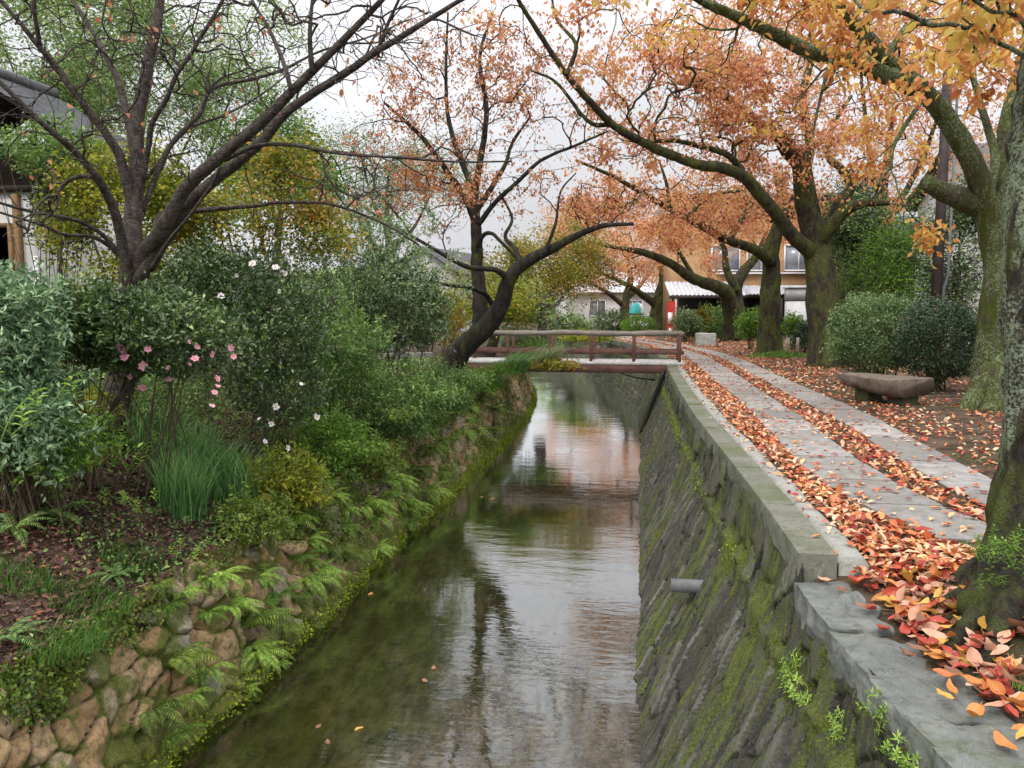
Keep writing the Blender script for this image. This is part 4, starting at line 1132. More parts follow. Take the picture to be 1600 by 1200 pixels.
# --- third trunk
b = at(1200, 558, 26.5); b[2] = gz(b[0], b[1])
t = Tree('cherry_tree', 'straight mossy cherry trunk standing in a patch of low green plants', b, 'bark_moss', CH)
t.limb([(1200, 565), (1201, 520), (1204, 470), (1206, 430), (1206, 400), (1215, 360), (1225, 320), (1215, 270)], (26.5, 26.5), (38, 14), True, (.30, .3, 4), seg=28)
t.limb([(1205, 410), (1180, 390), (1133, 373), (1073, 340), (1013, 307), (960, 277), (900, 250)], (26.3, 22.5), (18, 4))
t.limb([(1045, 325), (1042, 290), (1030, 250)], (23.8, 23.6), (8, 3))
t.limb([(1140, 373), (1160, 340), (1180, 300), (1170, 260)], (25.2, 25.5), (11, 4))
t.limb([(1073, 340), (1110, 305), (1165, 298)], (24, 24.5), (8, 4))
t.crown([(1040, 300, 23.5, 2.4, 2, 1.1), (1140, 300, 25.5, 2.2, 2, 1.3), (960, 300, 22.5, 1.8, 1.7, .9), (1210, 300, 26.5, 1.8, 1.8, 1.2), (1100, 350, 24.5, 1.8, 1.6, .7), (1000, 330, 23, 2, 1.8, .8)], 600, .32, .0036, .1, .03)
t.leaves(8800, .112, .58, .14, .7)
t.done('salmon')

# --- fourth pair
b = at(1140, 533, 37); b[2] = gz(b[0], b[1])
t = Tree('cherry_tree', 'twin-stemmed mossy cherry by the squat stone block', b, 'bark_moss', CH)
t.limb([(1142, 540), (1142, 500), (1138, 470), (1132, 455), (1110, 445), (1081, 433), (1047, 411), (1005, 395), (969, 388), (920, 378)], (37, 33), (30, 5), True, (.3, .4, 4))
t.limb([(1156, 540), (1153, 490), (1150, 450), (1165, 420), (1185, 395), (1200, 360)], (37, 38), (26, 8), True, (.3, .4, 3))
t.limb([(1150, 455), (1135, 420), (1130, 385), (1110, 350)], (37, 36.5), (14, 5))
t.limb([(1085, 434), (1060, 390), (1050, 350)], (35.6, 35), (8, 3))
t.crown([(1050, 385, 35, 2.6, 2.4, 1.3), (960, 375, 33.5, 2.6, 2.4, 1.3), (1130, 370, 37, 2.2, 2.2, 1.3), (1000, 420, 34, 1.7, 1.6, .6), (905, 385, 33, 1.8, 1.8, .9), (1190, 360, 38, 2.2, 2.2, 1.1), (1090, 340, 36, 2.4, 2.4, 1.0)], 380, .42, .005, .1, .04)
t.leaves(16000, .11, .6, .18, .6)
t.done('salmon')
for (px, py, d, w_, lab, blobs) in ((1026, 520, 52, 26, 'dark forked cherry trunk just left of the red banner', [(1020, 425, 51, 3.0, 3, 1.6), (930, 350, 50, 3.4, 3.4, 2.0), (1000, 360, 52, 3, 3, 1.8), (960, 430, 50, 2.6, 2.5, 1.2), (1080, 420, 52, 2.4, 2.4, 1.4)]),
                             (975, 520, 58, 18, 'slim mossy cherry far off beside the round green bush', [(960, 430, 57, 3.4, 3, 1.8), (900, 370, 57, 3.6, 3.4, 2.2), (900, 420, 57, 2.8, 2.6, 1.8), (1020, 410, 59, 2.8, 2.6, 1.7)])):
    b = at(px, py, d); b[2] = gz(b[0], b[1])
    t = Tree('cherry_tree', lab, b, 'bark_moss', CH)
    t.limb([(px, py), (px, py - 30), (px + 3, py - 55), (px + 10, py - 85), (px + 5, py - 120)], d, (w_, w_ * .4), True)
    t.limb([(px, py - 42), (px - 25, py - 62), (px - 55, py - 80), (px - 90, py - 95)], (d, d - 2), (w_ * .5, 4))
    t.limb([(px + 2, py - 50), (px + 30, py - 80), (px + 50, py - 110)], (d, d + 1), (w_ * .45, 4))
    t.crown(blobs, 200, .6, .007, .1, .05)
    t.leaves(15000, .11, .65, .36, .5)
    t.done('salmon')

# ------------------------------------------------------------------ background trees
def simple_tree(name, label, px, py, d, blobs, n, nl, leafm, ll, bark='bark_grey', w=18, group=None, step=.5, spread=.2, lw=.55, rtip=.005, top=None, cat='tree', droop=.3):
    b = at(px, py, d); b[2] = gz(b[0], b[1])
    t = Tree(name, label, b, bark, group, cat)
    tx, ty = top or (blobs[0][0], blobs[0][1])
    base = (b - CAM); 
    P = [b - np.array([0, 0, .15])]
    c = at(tx, ty, blobs[0][2])
    for k in (.35, .7, 1.0): P.append(b + (c - b) * k + np.array([math.sin(k * 5 + px), math.cos(k * 4 + px), 0]) * .12)
    r0 = w / 2 * d / FPX
    t.limb3(np.array(P), np.array([r0, r0 * .8, r0 * .5, r0 * .2]), (.3, .3, 4))
    for bl in blobs[1:]:
        c2 = at(*bl[:3]); s_ = P[1] + (P[2] - P[1]) * random.random(); m_ = (s_ + c2) / 2 - np.array([0, 0, .15 * np.linalg.norm(c2 - s_)])
        t.limb3(np.array([s_, m_, c2]), np.array([r0 * .45, r0 * .3, r0 * .08]))
    t.crown(blobs, n, step, rtip, .12, .04, clump=.75)
    t.leaves(int(nl * 2.3), ll * 1.08, lw, spread * 1.25, droop, .35)
    return t.done(leafm)


simple_tree('broadleaf_tree', 'tall pale green tree behind the bare cherry, at the top left corner', 40, 520, 19, [(60, 60, 19, 2.6, 2.2, 1.6), (20, 170, 18, 1.6, 1.6, 1.0), (140, 0, 19.5, 2.2, 2, 1.2), (100, 160, 19, 1.3, 1.3, .8)], 300, 13000, 'palefar', .10, step=.4, lw=.4)
simple_tree('broadleaf_tree', 'tall thin-leaved tree behind the bare cherry fork, sky showing through', 235, 520, 22, [(120, 230, 20, 1.6, 1.4, .9), (240, 80, 22, 2.8, 2.2, 2.2), (320, 170, 22, 1.8, 1.8, 1.5), (150, 190, 21.5, 1.5, 1.5, 1.0), (390, 70, 22.5, 1.5, 1.6, 1.2)], 300, 9000, 'palefar', .10, step=.4, lw=.4)
simple_tree('evergreen_tree', 'bright green pointed tree left of the open sky', 425, 520, 21, [(430, 235, 21, 1.1, 1.1, 1.0), (445, 290, 20.5, 1.3, 1.2, .8), (410, 170, 21.4, .8, .8, .8), (390, 270, 21, .9, .9, .7)], 240, 9000, 'brightgreen', .08, step=.35, lw=.45)
simple_tree('twiggy_tree', 'grey-green twiggy tree in the middle distance behind the leaning cherry', 610, 500, 30, [(610, 270, 30, 3.0, 2.6, 1.7), (540, 300, 29, 2.2, 2, 1.6), (680, 290, 31, 2.6, 2.4, 1.4), (560, 230, 30, 2, 2, 1.2)], 520, 6500, 'greygreen', .09, step=.45, lw=.4, rtip=.006, spread=.25)
simple_tree('low_maple_tree', 'low yellow-orange maple left of the bridge railing', 842, 530, 31, [(845, 440, 31, 1.8, 1.8, 1.3), (870, 395, 32, 1.6, 1.6, 1.0), (900, 430, 32, 1.8, 1.8, 1.3), (790, 410, 30, 1.5, 1.5, 1.0)], 240, 6500, 'yelloworange', .10, step=.4)
simple_tree('low_maple_tree', 'olive green low tree right behind the leaning trunk', 760, 530, 27, [(780, 470, 27, 1.3, 1.3, .8), (710, 460, 26, 1.3, 1.3, 1.0), (820, 480, 27.5, 1.0, 1, .7)], 170, 4600, 'yellowgreen', .09, step=.35)
simple_tree('grey_shrub', 'bare greyish shrub at the near side of the far bridge end', 850, 530, 27.5, [(850, 480, 27.5, 1.0, 1.0, .8), (880, 500, 28, .8, .8, .5)], 260, 500, 'greygreen', .07, step=.22, w=6, cat='shrub', rtip=.006)
simple_tree('small_maple_tree', 'small yellow-green maple directly behind the bare cherry trunk', 175, 560, 11.6, [(150, 335, 11.4, .75, .7, .6), (190, 290, 11.8, .5, .5, .45), (240, 300, 12, .5, .5, .45), (180, 410, 11.5, .8, .6, .4), (300, 330, 12.2, .8, .7, .5)], 260, 4600, 'yellowgreen', .055, step=.2, w=10, lw=.75, spread=.12, rtip=.003)
simple_tree('small_maple_tree', 'small maple turning orange and yellow behind the camellias', 370, 560, 12.8, [(370, 350, 12.8, .9, .8, .55), (300, 380, 12.5, .7, .7, .5), (440, 330, 13, .7, .7, .5), (420, 400, 12.6, .6, .6, .4), (330, 300, 13, .6, .6, .5), (440, 270, 13.4, .8, .7, .6), (300, 430, 12.4, .9, .7, .4), (500, 360, 13.2, .8, .7, .5)], 300, 4800, 'yelloworange', .06, step=.2, w=10, lw=.75, spread=.12, rtip=.003)
simple_tree('conifer_tree', 'feathery light green conifer behind the left hedge', 1395, 540, 22, [(1400, 395, 22, .9, .9, .9), (1380, 440, 21.5, 1.0, 1, .5), (1425, 340, 22.3, .7, .7, .7), (1360, 420, 21.5, .6, .6, .5)], 260, 2600, 'brightgreen', .14, step=.25, lw=.14, w=14)
simple_tree('evergreen_tree', 'dark evergreen between the stout cherry and the light conifer', 1335, 540, 26, [(1335, 420, 26, .9, 1.0, 1.6), (1330, 350, 26, .9, .9, 1.0), (1360, 300, 26.5, .9, .9, .8)], 220, 8000, 'darkgreen', .08, step=.3)
simple_tree('evergreen_tree', 'dark evergreen right of the utility pole', 1495, 560, 21.5, [(1495, 400, 21.5, .8, .8, 1.3), (1500, 330, 21.5, .7, .7, .9), (1480, 450, 21, .7, .7, .6)], 220, 5000, 'darkgreen', .08, step=.3)
simple_tree('cherry_tree', 'rear cherry whose pinkish crown fills the gap right of the stout trunk', 1345, 545, 28, [(1400, 170, 27, 3.2, 2.8, 2.0), (1480, 220, 26, 2.2, 2.2, 1.4), (1340, 60, 27, 2.6, 2.4, 1.8), (1500, 80, 27, 2.4, 2.4, 1.8), (1240, 330, 28, 1.6, 1.8, .9)], 420, 5600, 'salmon', .10, 'bark_moss', 26, CH, step=.45, spread=.16, droop=.6, lw=.55)

# ------------------------------------------------------------------ shrubs
def shrub(name, label, px, py, d, rx, rz, leafm, n, leaf=.05, lw=.45, ry=None, lump=.35, spray=14, droop=0.0, inner=.35, group=None, flowers=None, flat=.0, stemr=.012, tpl=LEAF, cat='shrub', boxy=0):
    c = at(px, py, d); k = d / FPX; n = int(n * 2.0); leaf = leaf * 1.18
    R_ = np.array([rx * k, ry or rx * k * .8, rz * k])
    zb = float(gz(c[0], c[1]))
    e = empty(name, (c[0], c[1], zb), label, cat, group)
    m = max(6, n // spray)
    q = rdir(m)
    rr = RNG.uniform(inner ** 3, 1, m) ** (1 / 3.)
    lumpv = 1 + lump * fbm(q * 2.1 + px * .37, 1, 2)
    if boxy: q = q / (np.abs(q) ** boxy).sum(1, keepdims=True) ** (1 / boxy)
    S = c + q * (rr * lumpv)[:, None] * R_
    S[:, 2] = np.maximum(S[:, 2], gz(S[:, 0], S[:, 1]) + .05)
    ax = unit(unit(S - (c - np.array([0, 0, R_[2] * .9]))) * .8 + rdir(m) * .6 + np.array([0, 0, .25 - droop]))
    idx = np.repeat(np.arange(m), spray); t = RNG.uniform(-.2, 1, len(idx))
    pos = S[idx] + ax[idx] * (t * leaf * 3.2)[:, None] + RNG.normal(size=(len(idx), 3)) * leaf * .35
    ld = unit(ax[idx] * .6 + rdir(len(idx)) * .8 + np.array([0, 0, -droop * .7])); L = leaf * RNG.uniform(.65, 1.3, len(idx))
    mb = MB(); put_leaves(mb, pos, ld, rdir(len(idx), .9), L, L * lw, tpl); mb.build('foliage', M[leafm], e)
    mb = MB()
    for j in RNG.choice(m, min(m, 15), replace=False):
        b = np.array([c[0] + RNG.normal() * R_[0] * .22, c[1] + RNG.normal() * R_[1] * .22, 0]); b[2] = gz(b[0], b[1]) - .04
        mid = b * .45 + S[j] * .55 + np.array([0, 0, .12 * R_[2]]) + RNG.normal(size=3) * .05 * R_
        P = spline(np.array([b, mid, S[j]]), .12); V, F = tube(P, np.linspace(stemr, stemr * .3, len(P)), 5, cap=False); mb.add(V, F)
    mb.build('stems', M['stem'], e, True)
    if flowers:
        for (fx, fy, fm, fs) in flowers:
            v = at(fx, fy, 1.0) - CAM
            # the bloom sits on the outside of the shrub
            o_ = (CAM - c) / R_; vv = v / R_; A = vv @ vv; B = 2 * (o_ @ vv); C_ = o_ @ o_ - 1.02; disc = B * B - 4 * A * C_
            tt = (-B - math.sqrt(disc)) / (2 * A) if disc > 0 else d * .97
            flower(e, CAM + v * (tt - .03), unit(-v + rdir(1)[0] * .95), fs * random.uniform(.85, 1.45), fm)
    return e


FLV = {}
def flower(parent, p, nrm, size, m):
    mb = MB(); n = 6; z = unit(nrm); a = np.cross(z, [0, 0, 1.0]); a = unit(a); b = np.cross(z, a)
    ang = np.arange(n) * 2 * math.pi / n + random.random() * 3 + RNG.normal(size=n) * .15
    dirs = a * np.cos(ang)[:, None] + b * np.sin(ang)[:, None] + z * .35
    put_leaves(mb, np.tile(p, (n, 1)), dirs, np.tile(z, (n, 1)) - dirs * .3, size * RNG.uniform(.45, .6, n), size * .5, LEAFM)
    fl = mb.build('flower', M[m], parent)
    mb = MB(); V, F = tube(np.array([p, p + z * size * .16]), size * .09, 6); mb.add(V, F); mb.build('stamens', M['stamen'], fl)


pk = [(a_ + random.gauss(0, 14), b_ + random.gauss(0, 9), 'petal_pink', .05) for a_, b_ in ((190, 550), (260, 580), (308, 556), (335, 600), (225, 590), (285, 545), (350, 560))] + [(186, 541, 'petal_pink', .075), (195, 558, 'petal_pink', .06), (231, 545, 'petal_pink', .06), (223, 571, 'petal_pink', .085), (263, 593, 'petal_pink', .09), (222, 605, 'petal_pink', .065), (305, 561, 'petal_pink', .085), (309, 541, 'petal_pink', .06), (330, 553, 'petal_pink', .065), (362, 543, 'petal_pink', .075), (339, 592, 'petal_pink', .06), (335, 614, 'petal_pink', .075), (331, 635, 'petal_pink', .08)]
wh = [(395, 412, .08), (430, 418, .09), (445, 427, .08), (345, 463, .07), (420, 437, .07), (496, 651, .10), (430, 636, .09), (424, 662, .08), (449, 700, .10), (414, 690, .08), (470, 600, .06), (437, 455, .06), (369, 430, .06), (480, 445, .06), (405, 655, .06)]
shrub('pale_shrub', 'pale blue-green feathery shrub at the left frame edge under the plaster house', 5, 540, 6.8, 80, 112, 'bluegreen', 4400, .060, .34, droop=.25, lump=.5)
shrub('pale_shrub', 'pale sprawling shrub low at the left frame edge below the bigger one', 35, 668, 6.7, 85, 70, 'bluegreen', 2600, .06, .4, droop=.2, lump=.5)
cam_e = shrub('camellia', 'dark camellia with pink flowers in front of the bare cherry trunk', 240, 528, 8.2, 132, 62, 'darkgreen', 5200, .055, .5, lump=.35, flowers=pk, spray=10)
b_ = at(128, 692, 8.3); b_[2] = gz(b_[0], b_[1]) - .05
mb = MB(); P = spline(np.array([b_, at(150, 668, 8.2), at(178, 632, 8.1), at(205, 600, 8.1), at(240, 565, 8.2), at(265, 535, 8.2)]), .05); V, F = tube(P, np.linspace(.045, .018, len(P)), 12, .1); mb.add(V, F); V, F = tube(spline(np.array([at(182, 628, 8.1), at(200, 580, 8.2), at(190, 540, 8.2)]), .05), .016, 8); mb.add(V, F); mb.build('trunk', M['bark_grey'], cam_e, True)
shrub('shade_shrub', 'dark low shrub in the shade behind the bare cherry trunk', 190, 620, 10.2, 150, 48, 'midgreen', 3600, .05, .45, lump=.4)
shrub('camellia', 'small dark camellia left of the pink-flowered one', 125, 520, 7.7, 68, 70, 'darkgreen', 2600, .055, .5, lump=.35, spray=10)
shrub('camellia', 'tall camellia dotted with small white flowers, right of the pink one', 428, 545, 10.2, 82, 140, 'darkgreen', 5600, .05, .5, lump=.35, spray=10, flowers=[(a, b_, 'petal_white', s) for a, b_, s in wh])
shrub('camellia', 'dark shrub behind the pink camellia, touched with white blooms at its top', 330, 450, 11.2, 82, 60, 'darkgreen', 3800, .055, .5, lump=.4, spray=10)
shrub('round_shrub', 'big rounded dull green shrub in front of the leaning cherry', 575, 430, 14.5, 118, 105, 'greygreen', 7000, .06, .42, lump=.5)
shrub('round_shrub', 'dark inner shrub under the big rounded one', 620, 490, 15.2, 85, 70, 'darkgreen', 5200, .055, .45, lump=.3)
shrub('round_shrub', 'green shrub at the foot of the white-flowered camellia', 520, 560, 12.2, 78, 70, 'midgreen', 4600, .055, .42, lump=.35)
shrub('bank_shrub', 'large fresh green shrub spilling down the bank below the round shrub', 600, 635, 13.6, 98, 55, 'midgreen', 6500, .065, .36, droop=.35, lump=.4)
shrub('bank_shrub', 'drooping green shrub under the leaning trunk', 690, 625, 16.2, 62, 50, 'midgreen', 4200, .06, .36, droop=.4, lump=.35)
shrub('bank_shrub', 'yellow-green low shrub on the wall top below the white-flowered camellia', 510, 700, 11.0, 75, 50, 'brightgreen', 4000, .05, .4, droop=.3, lump=.45)
shrub('weeds', 'bright leafy weeds under the pale shrub at the left edge', 75, 705, 7.0, 95, 42, 'brightgreen', 1500, .05, .42, lump=.5)
shrub('bank_shrub', 'low leafy plant hanging over the wall right of the tall grass', 440, 760, 9.3, 62, 42, 'yellowgreen', 2200, .05, .42, droop=.35, lump=.45)
shrub('trailing_plant', 'lime green plant trailing over the wall top beside the tall grass', 395, 815, 8.3, 62, 34, 'creeper', 1500, .042, .45, droop=.5, lump=.5)
shrub('trailing_plant', 'lime green plant trailing down the wall below the fresh green shrub', 575, 730, 11.6, 60, 34, 'creeper', 1700, .05, .42, droop=.5, lump=.5)
shrub('trailing_plant', 'pale trailing plant low on the wall halfway to the bridge', 665, 690, 14.5, 46, 30, 'creeper', 1500, .05, .42, droop=.5, lump=.45)
shrub('bank_shrub', 'dense light green shrub near the bridge on the left bank', 760, 612, 19.5, 42, 30, 'brightgreen', 3200, .06, .34, droop=.4, lump=.3)
shrub('maple_sapling', 'yellow-orange maple spray hanging in front of the bridge beam', 850, 578, 20.8, 48, 14, 'yelloworange', 1100, .06, .6, lump=.5, droop=.2)
shrub('clipped_hedge', 'broad clipped hedge beside the bench, lighter of the two', 1372, 524, 16.2, 70, 53, 'hedge', 13000, .044, .5, ry=.75, lump=.22, inner=.7, boxy=2.7, stemr=.022, cat='hedge', spray=10)
shrub('clipped_hedge', 'darker rounder hedge at the mossy forked trunk', 1468, 535, 14.8, 62, 54, 'hedgedark', 12000, .044, .5, ry=.65, lump=.24, inner=.7, boxy=2.6, stemr=.024, cat='hedge', spray=10)
shrub('shrub', 'pale-leaved shrub to the right of the railing end', 1075, 512, 37, 22, 22, 'greygreen', 2200, .09, .5, lump=.3)
shrub('shrub', 'yellow-leaved small shrub left of the squat stone block', 1097, 505, 38.5, 10, 20, 'yelloworange', 700, .09, .6, lump=.4)
shrub('shrub', 'dense dark shrub behind the twin-stemmed trunk', 1115, 510, 40, 24, 26, 'midgreen', 1800, .09, .5, lump=.3)
shrub('shrub', 'bright green plant between two mossy trunks', 1172, 512, 30, 16, 22, 'brightgreen', 1300, .08, .5, lump=.4)
shrub('shrub', 'bright green plant at the foot of the white shed', 1240, 515, 29, 17, 16, 'brightgreen', 1100, .08, .5, lump=.4)
shrub('shrub', 'dark shrub with russet leaves behind the pale stakes', 1258, 530, 27, 16, 18, 'hedgedark', 1200, .07, .5, lump=.3)
shrub('ball_shrub', 'neat round green bush between two far trunks', 998, 512, 48, 24, 15, 'brightgreen', 2600, .08, .5, lump=.08, inner=.8)
shrub('ball_shrub', 'dark bluish bush left of the far slim cherry', 955, 507, 50, 26, 18, 'darkgreen', 2400, .09, .5, lump=.2, inner=.6)
shrub('shrub', 'green bush behind the railing left of the dark bluish one', 890, 512, 46, 34, 16, 'midgreen', 2400, .10, .5, lump=.3)
shrub('shrub', 'low spreading shrub seen through the railing near its left posts', 830, 545, 27, 45, 13, 'midgreen', 2200, .07, .45, lump=.35)
shrub('shrub', 'low yellowish shrub seen through the middle of the railing', 915, 536, 38, 40, 12, 'yellowgreen', 1800, .09, .5, lump=.4)
shrub('shrub', 'tall dark shrub beyond the left bank path', 660, 505, 22, 40, 45, 'darkgreen', 2800, .07, .45, lump=.3)
shrub('shrub', 'orange-tinted shrub by the left bank path', 700, 500, 24, 22, 38, 'yelloworange', 1200, .07, .5, lump=.4)
shrub('shrub', 'dark ivy-clad shrub against the plaster house corner', 95, 330, 12.4, 45, 70, 'darkgreen', 2600, .06, .5, lump=.4)
shrub('shrub', 'leafy creeper mass below the left tiled roof', 75, 235, 11.6, 85, 34, 'midgreen', 1500, .06, .5, lump=.5)
shrub('shrub', 'yellow-green weeds at the foot of the bare cherry', 110, 650, 8.6, 60, 28, 'yellowgreen', 1500, .045, .45, lump=.5)

# hillside woods closing the view
def wood():
    mb = MB(); N = 60000
    a = RNG.uniform(-.62, .80, N); d = RNG.uniform(85, 120, N)
    X = np.sin(a) * d; Y = np.cos(a) * d
    top = 5.0 + 2.2 * fbm(np.stack([a * 9, a * 0, a * 0], -1), 1, 3) + 2.5 * (np.abs(a + .55) < .35)
    pos = np.stack([X, Y, RNG.uniform(0, 1, N) ** .7 * np.maximum(top, 1.5)], -1)
    put_leaves(mb, pos, rdir(N), rdir(N, .4), RNG.uniform(.35, .75, N), .5)
    o = mb.build('far_wood', M['palefar']); tag(o, 'far wooded slope closing the view under the sky', 'wood', kind='stuff')
wood()

# ------------------------------------------------------------------ ferns, grass, ground plants
def fern_mesh(nf, L, wallside, seed):
    r = random.Random(seed); mb = MB()
    for k in range(nf):
        az = (r.uniform(-1.3, 1.3) if wallside else k / nf * 2 * math.pi + r.uniform(-.3, .3)); l = L * r.uniform(.6, 1.1); el = r.uniform(.35, 1.0)
        n = 19; t = np.linspace(0, 1, n + 1); dirh = np.array([math.cos(az), math.sin(az), 0])
        ang = el - t * r.uniform(1.2, 2.1); st = l / n
        P = np.zeros((n + 1, 3))
        for i in range(n): P[i + 1] = P[i] + st * (dirh * math.cos(ang[i]) + np.array([0, 0, math.sin(ang[i])]))
        V, F = tube(P, np.linspace(.0032, .001, n + 1), 3, cap=False); mb.add(V, F)
        T = unit(np.gradient(P, axis=0)); side = np.cross(T, [0, 0, 1.0]); side = unit(side); N = np.cross(side, T)
        for s in (-1, 1):
            i = np.arange(1, n + 1); ln = l * .155 * np.sin(np.pi * np.clip(t[i] * .80 + .18, 0, 1)) ** 1.1 + .006
            put_leaves(mb, P[i], side[i] * s + T[i] * .55 - N[i] * .18, N[i] + np.array([r.uniform(-.2, .2), r.uniform(-.2, .2), 0]), ln, ln * .20 + .0025)
    return mb


def proto(name, mb, part_name, mat, label, cat, group):
    e = empty(name, (0, 0, 0), label, cat, group); mb.build(part_name, M[mat], e); return e


FG = 'ferns growing on the left canal wall'
protos = [proto('fern', fern_mesh(10 + 2 * k, .40 + .05 * k, True, 3 + k), 'fronds', ['limegreen', 'brightgreen', 'limegreen', 'creeper'][k], 'light green fern arching out of the left canal wall', 'fern', FG) for k in range(4)]
first = [True] * 4
spots = []
for (px, py, s) in ((345, 905, 1.1), (330, 960, 1.15), (365, 950, 1.2), (385, 985, 1.25), (410, 905, 1.0), (440, 930, 1.0), (400, 1010, .9), (270, 1040, 1.2), (330, 1050, 1.1), (480, 870, 1.1), (500, 900, 1.0), (520, 860, .9), (300, 1090, 1.0), (480, 930, .9), (540, 800, 1.0), (560, 830, .9), (600, 800, .8), (470, 790, .9), (620, 760, .9), (655, 770, .8), (685, 735, .8), (640, 820, .7), (590, 860, .7), (450, 985, .8), (390, 1080, .8), (280, 1150, .9), (440, 1040, .6)):
    # meet the wall plane
    v = at(px, py, 1.0) - CAM; lo, hi = 1.5, 40.0
    for _ in range(40):
        m_ = (lo + hi) / 2; p = CAM + v * m_
        xw = -3.5 - .58 * (p[2] - WZ) / 1.3 + .05
        if p[0] > xw and p[2] > WZ: lo = m_
        else: hi = m_
    p = CAM + v * lo; spots.append((p, s))
for k in range(16):
    spots.append((wall_left_pt(RNG.uniform(4.6, 9.5), RNG.uniform(.15, 1.0)), RNG.uniform(.5, 1.1)))
for k in range(60):
    yy = RNG.uniform(7.5, 21); p = wall_left_pt(yy, RNG.uniform(.25, 1.0)); spots.append((p, RNG.uniform(.6, 1.15)))
for k, (p, s) in enumerate(spots):
    i = k % 4; rz = RNG.normal() * .6; s = s * RNG.uniform(.5, .95) if p[1] < 10 else s
    p = p + np.array([-.03, 0, .0])
    if first[i]: o = protos[i]; first[i] = False; o.location = p.tolist(); o.rotation_euler.z = rz; o.scale = (s, s, s)
    else: copy_thing(protos[i], p, rz, s)
# darker rosette ferns on the bank
pr = proto('fern', fern_mesh(11, .45, False, 21), 'fronds', 'midgreen', 'dark green rosette fern on the leaf-littered left bank', 'fern', 'ferns on the left bank')
for k, (px, py, d, s) in enumerate(((40, 745, 7.4, 1.2), (75, 770, 7.0, 1.0), (20, 800, 6.6, 1.0), (180, 900, 6.6, .7), (270, 700, 9.0, .8), (350, 800, 8.2, .8), (10, 960, 5.4, .8))):
    p = at(px, py, d); p[2] = gz(p[0], p[1]) + .03
    if k == 0: o = pr; o.location = p.tolist()
    else: o = copy_thing(pr, p, k * 1.7, s)
# bright sprigs
def sprig_mesh(seed, n=5, L=.075, hs=1.0):
    mb = MB(); r = np.random.default_rng(seed)
    for k in range(n):
        b = r.normal(size=3) * .05; b[2] = 0; tip = b + np.array([r.normal() * .14 * hs, r.normal() * .14 * hs, r.uniform(.12, .32) * hs])
        P = spline(np.array([b, (b + tip) / 2 + r.normal(size=3) * .02, tip]), .03); V, F = tube(P, .003, 4, cap=False); mb.add(V, F)
        m = 9; a = np.arange(m) * 2.4; dirs = np.stack([np.cos(a), np.sin(a), np.full(m, .35)], -1); pos = P[-1] - np.array([0, 0, 1]) * (np.arange(m) * .012)[:, None]
        put_leaves(mb, pos, dirs, np.tile([0, 0, 1.0], (m, 1)), L * r.uniform(.7, 1.1, m), L * .3, LEAFM)
    return mb
pr = proto('leafy_sprig', sprig_mesh(5), 'leaves', 'limegreen', 'bright light green sprig standing out of the dark leaf litter', 'plant', 'bright sprigs on the left bank')
for k, (px, py, d, s) in enumerate(((215, 715, 8.0, 1.2), (100, 742, 7.2, 1.1), (145, 710, 7.6, 1.0), (30, 655, 6.2, 1.6), (255, 690, 8.6, .9), (60, 690, 6.8, 1.1), (300, 860, 7.3, .7), (210, 780, 7.2, .8))):
    p = at(px, py, d); p[2] = max(p[2] - .12, float(gz(p[0], p[1])))
    if k == 0: o = pr; o.location = p.tolist(); o.scale = (s, s, s)
    else: copy_thing(pr, p, k * 2.1, s)
pr = proto('wall_weed', sprig_mesh(9, 9, .05, .5), 'leaves', 'limegreen', 'small green weed rooted in the slate canal wall', 'weed', 'weeds in the right canal wall')
for k, (px, py, s) in enumerate(((1250, 1065, .8), (1262, 1092, .7), (1375, 1110, .7), (1365, 1160, .8), (1300, 1180, .7), (1240, 1040, .5), (1320, 1140, .5), (1420, 1185, .6))):
    v = at(px, py, 1.0) - CAM; lo, hi = 1.0, 12.0
    for _ in range(40):
        m_ = (lo + hi) / 2; p = CAM + v * m_; tz = (p[2] + .55) / .42
        xw = float(xridge(p[1])) + (float(xtop(p[1])) - float(xridge(p[1]))) * tz if p[2] > -.55 else float(xridge(p[1])) * (p[2] - WZ) / 1.35
        if p[0] < xw: lo = m_
        else: hi = m_
    p = CAM + v * lo
    if k == 0: o = pr; o.location = p.tolist(); o.scale = (s, s, s)
    else: o = copy_thing(pr, p, k * 1.1, s)
    o.rotation_euler.y = -.9
# plants on the near root mound
pr = proto('small_plant', sprig_mesh(13, 9, .045, .4), 'leaves', 'brightgreen', 'small leafy plant sprouting at the foot of the foremost trunk', 'plant', 'small plants on the near trunk base')
for k, (px, py, d, s) in enumerate(((1545, 860, 4.05, .7), (1575, 845, 3.95, .8), (1590, 880, 3.9, .8), (1550, 900, 4.0, .5), (1535, 835, 4.1, .4))):
    p = at(px, py + 14, d)
    if k == 0: o = pr; o.location = p.tolist(); o.scale = (s, s, s)
    else: copy_thing(pr, p, k * 1.4, s)


